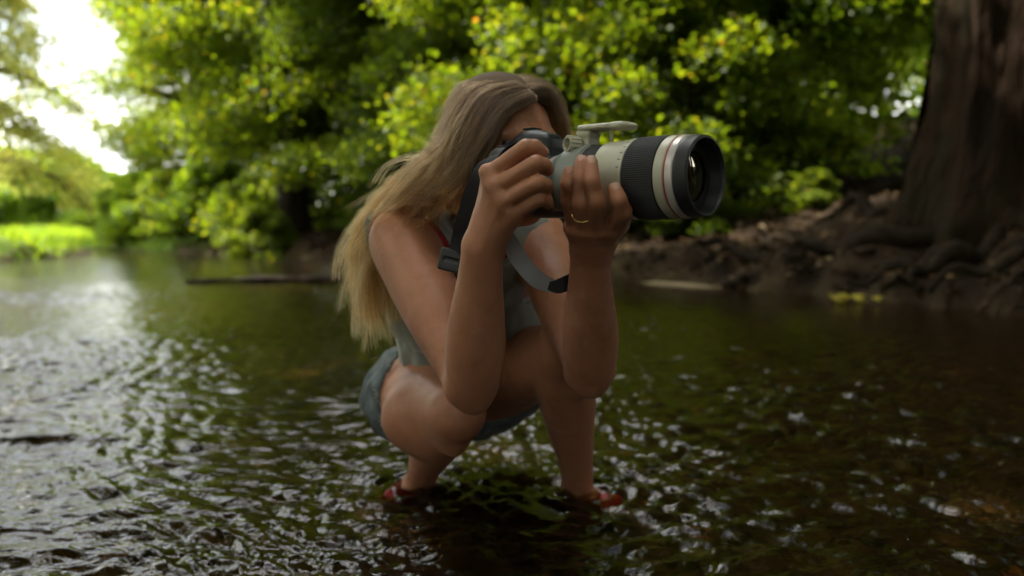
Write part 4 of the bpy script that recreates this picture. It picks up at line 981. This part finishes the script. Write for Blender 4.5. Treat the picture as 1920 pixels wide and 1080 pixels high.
# ------------------------------------------------------------------ the camera she holds; local +X is the lens axis
LA = nrm(V3(.735,-.678,0)); LEN = .222
front = at(1324,328,.93); mount = front-LA*LEN; mount[2] = (front[2]+at(1046,345,1.08)[2])/2
cam_e = empty('photo_camera', tuple(mount), math.atan2(LA[1], LA[0]), 'black camera with a long cream and black zoom lens held to the woman\'s eye', 'camera')
cb = [box((-.036,-.004,.0), (.028,.070,.046), None, .014), box((-.022,-.066,-.004), (.037,.017,.041), None, .015, .012),
      ell((-.040,.0,.052), (.032,.030,.022), None, .018), box((-.030,.0,.052), (.030,.020,.014), None, .010, .012), box((-.062,0,.046), (.012,.020,.013), None, .006, .006),
      cone((-.012,0,0), (.004,0,0), .036, .036, .008), cone((-.008,-.060,.040), (-.004,-.060,.046), .009, .009, .004)]
obj('camera_body', sdf_mesh('camera_body', cb, .002, pad=.01), M['black'], cam_e)
obj('grip', sdf_mesh('grip', [box((-.017,-.0685,-.006), (.0335,.0165,.034), None, .0155)], .002, pad=.01), M['rubber'], cam_e)
obj('eyecup', sdf_mesh('eyecup', [box((-.080,0,.048), (.007,.019,.014), None, .005), sub(box((-.086,0,.048), (.006,.012,.008), None, .004))], .0015, pad=.01), M['rubber'], cam_e)
obj('shutter_button', sdf_mesh('shutter', [ell((-.004,-.060,.050), (.006,.006,.003))], .001, pad=.006), M['black'], cam_e)
hs = [box((-.045,0,.0755), (.010,.010,.0012), None, .0008)]
obj('hot_shoe', sdf_mesh('hot_shoe', hs, .001, pad=.005), M['black'], cam_e)
dl = [(-.0, 0), (.0,.012)]
for nm, c, r_, h_ in (('top_dial',(-.040,.045,.044),.014,.010),('rear_dial',(-.055,-.045,.044),.009,.006)):
    a = np.linspace(0,2*PI,48,endpoint=False); rr = r_*(1+.03*np.sign(np.sin(a*16)))
    V = np.concatenate([np.stack([c[0]+rr*np.cos(a)*f_, c[1]+rr*np.sin(a)*f_, np.full(48, c[2]+z_)],1) for z_, f_ in ((0,1),(h_*.9,1),(h_,.93),(h_,.05))])
    F = np.array([(k_*48+j, k_*48+(j+1)%48, (k_+1)*48+(j+1)%48, (k_+1)*48+j) for k_ in range(3) for j in range(48)]); obj(nm, np_mesh(nm, V, F, False), M['black'], cam_e)
def ringp(name, prof, m_, seg=96): return lathe(name, prof, M[m_], cam_e, seg)
def band(name, t0, t1, r0, r1, m_, bev=.0012, inner=.03):
    return ringp(name, [(t0, inner), (t0, r0-bev), (t0+bev, r0), (t1-bev, r1), (t1, r1-bev), (t1, inner)], m_)
band('lens_mount', .001, .010, .036, .037, 'silver')
band('rear_barrel', .010, .030, .0375, .0440, 'cream_dark', .003)
band('collar_ring', .0302, .064, .0470, .0475, 'cream_dark', .003)
def ribbed(name, t0, t1, r, nr, depth, m_, across=True):
    a = np.linspace(0, 2*PI, nr*4, endpoint=False); k_ = np.arange(nr*4) % 4; rr = r - depth*np.where(k_ < 2, 0, 1)
    ts = [(t0,.9),(t0+.001,1),(t1-.001,1),(t1,.9)]; V = []
    for i_, (t_, f_) in enumerate(ts):
        q_ = rr if f_ == 1 else np.full(nr*4, r-.002); V.append(np.stack([np.full(nr*4, t_), q_*np.cos(a), q_*np.sin(a)],1))
    V = np.concatenate(V); s_ = nr*4
    F = np.array([(i_*s_+j, i_*s_+(j+1)%s_, (i_+1)*s_+(j+1)%s_, (i_+1)*s_+j) for i_ in range(3) for j in range(s_)])
    return obj(name, np_mesh(name, V, F, False), M[m_], cam_e)
ribbed('zoom_ring', .0645, .0900, .0450, 100, .0006, 'rubber')
ringp('cream_barrel', [(.0902,.03),(.0902,.0468),(.0914,.048),(.125,.0485),(.127,.0496),(.1352,.0496),(.1358,.0488),(.1358,.03)], 'cream')
ribbed('focus_ring', .1362, .1800, .0502, 120, .0005, 'rubber')
band('cream_band', .1803, .1935, .0494, .0492, 'cream')
band('red_line', .1937, .1952, .0491, .0491, 'redring', .0003)
band('silver_band', .1954, .2050, .0492, .0486, 'silver')
ringp('front_rim', [(.2052,.03),(.2052,.0470),(.2062,.0482),(.2095,.0486),(.212,.0478),(.2185,.0474),(.2215,.0470),(.2225,.0458),(.2222,.0448),(.2208,.0440),(.2190,.0436),(.2180,.0424),(.2150,.0420),(.2120,.0408),(.2060,.0398),(.2000,.0372)], 'lens_inner', 120)
ringp('filter_thread', [(.2216,.0455),(.2229,.0452),(.2229,.0440),(.2216,.0437)], 'black', 120)
gp = [(.2010+.0045*(1-(r_/.0375)**2), r_) for r_ in np.linspace(.0375, .0001, 14)]
lathe('front_glass', gp, M['glass'], cam_e, 96)
# scale marks on the barrel
wp = mat('white_print', (.7,.7,.66), .5)
for q, a_ in enumerate(np.linspace(1.9, 2.9, 6)):
    r_ = .0500; V = [(t_, r_*math.cos(a_+da), r_*math.sin(a_+da)) for t_, da in ((.1292,-.012),(.1332,-.012),(.1332,.012),(.1292,.012))]
    me = bpy.data.meshes.new('mark'); me.from_pydata(V, [], [(0,1,2,3)]); obj('distance_mark', me, M['lens_inner'], cam_e)
# tripod foot standing up from the collar
ft = [box((.053,0,.053), (.0085,.012,.013), None, .003), box((.052,0,.062), (.012,.013,.004), None, .003, .004)]
plate = [box((.080,0,.0675), (.036,.0165,.0036), [nrm(V3(1,0,-.015)), V3(0,1,0), nrm(V3(.015,0,1))], .003, .004),
         ell((.110,0,.0660), (.014,.0160,.0034), [nrm(V3(1,0,-.1)), V3(0,1,0), V3(0,0,1)], .006)]
obj('foot_post', sdf_mesh('foot_post', ft, .0015, pad=.008), M['cream'], cam_e)
obj('foot_plate', sdf_mesh('foot_plate', plate, .0015, pad=.008), M['cream'], cam_e)
obj('foot_screw', sdf_mesh('foot_screw', [cone((.088,0,.048), (.088,0,.066), .0022, .0030, .002)], .001, pad=.006), M['cream'], cam_e)
# locking knob: knurled, hollow
kn = []; a = np.linspace(0,2*PI,64,endpoint=False); rr = .0105*(1+.05*np.sign(np.sin(a*12)))
kc = V3(.044,-.012,.0470); kd = nrm(V3(-.35,-1,.05)); ku = nrm(np.cross(kd, V3(0,0,1))); kv = np.cross(kd, ku)
prof = [(0,.4),(0,.85),(.001,1),(.016,1),(.017,.93),(.017,.72),(.008,.68),(.008,.05)]
V = np.concatenate([np.stack([kc+kd*t_+(ku*math.cos(x_)+kv*math.sin(x_))*(r_ if .95 < f_ else .0105)*f_ for x_, r_ in zip(a, rr)]) for t_, f_ in prof])
F = np.array([(k_*64+j, k_*64+(j+1)%64, (k_+1)*64+(j+1)%64, (k_+1)*64+j) for k_ in range(len(prof)-1) for j in range(64)])
obj('locking_knob', np_mesh('locking_knob', V, F, False), M['cream'], cam_e)
# strap
inv = Matrix.Rotation(-cam_e.rotation_euler.z, 4, 'Z') @ Matrix.Translation(-Vector(mount))
def ribbon(name, pts, wid, m_, wdir, n_=60, th=.0016):
    P = spline(pts, n_); W = spline(wdir, n_); W /= np.linalg.norm(W, axis=1)[:,None]
    T = np.gradient(P, axis=0); T /= np.linalg.norm(T, axis=1)[:,None]; W = W-T*(W*T).sum(1)[:,None]; W /= np.linalg.norm(W, axis=1)[:,None]; Nn = np.cross(T, W)
    wv = np.interp(np.linspace(0,1,n_), np.linspace(0,1,len(wid)), wid)[:,None]/2
    V = np.concatenate([np.stack([P[i]-W[i]*wv[i]-Nn[i]*th/2, P[i]+W[i]*wv[i]-Nn[i]*th/2, P[i]+W[i]*wv[i]+Nn[i]*th/2, P[i]-W[i]*wv[i]+Nn[i]*th/2]) for i in range(n_)])
    F = [(i*4+j, i*4+(j+1)%4, (i+1)*4+(j+1)%4, (i+1)*4+j) for i in range(n_-1) for j in range(4)] + [(0,3,2,1), ((n_-1)*4,(n_-1)*4+1,(n_-1)*4+2,(n_-1)*4+3)]
    me = mesh_from(name, V, np.array(F), False); me.transform(inv); return obj(name, me, M[m_], cam_e)
ribbon('strap', [at(968,268,1.045), at(938,286,1.035), at(908,318,1.035), at(889,360,1.05), at(874,405,1.07), at(862,445,1.09), at(852,480,1.10)],
       [.012,.022,.026,.026,.024,.022,.020], 'strap_black', [(.3,-.6,.3),(.5,-.5,.3),(.8,-.5,.2),(.9,-.4,.1),(.9,-.4,.1),(.9,-.3,.1),(.9,-.3,0)])
bk = [box((0,0,0), (.017,.0035,.016), None, .003), sub(box((0,-.004,.0), (.011,.002,.0030), None, .001, .001))]
me = sdf_mesh('buckle', bk, .0012, pad=.006); me.transform(inv @ Matrix.Translation(Vector(at(846,488,1.10))) @ Matrix.Rotation(.25,4,'Y')); obj('strap_buckle', me, M['black'], cam_e)
ribbon('strap_underside', [at(930,425,1.06), at(955,455,1.075), at(978,492,1.085), at(1005,522,1.09), at(1036,538,1.10)],
       [.022,.024,.024,.024,.020], 'strap_grey', [(.8,.2,-.45),(.8,.1,.5),(.7,.1,.7),(.5,.1,.8),(.2,.1,1)])
ribbon('strap_end', [at(1026,536,1.097), at(1045,537,1.10), at(1062,531,1.105), at(1078,520,1.125)], [.010,.020,.022,.020], 'strap_black', [(.2,.1,1),(.1,0,1),(0,0,1),(0,0,1)])
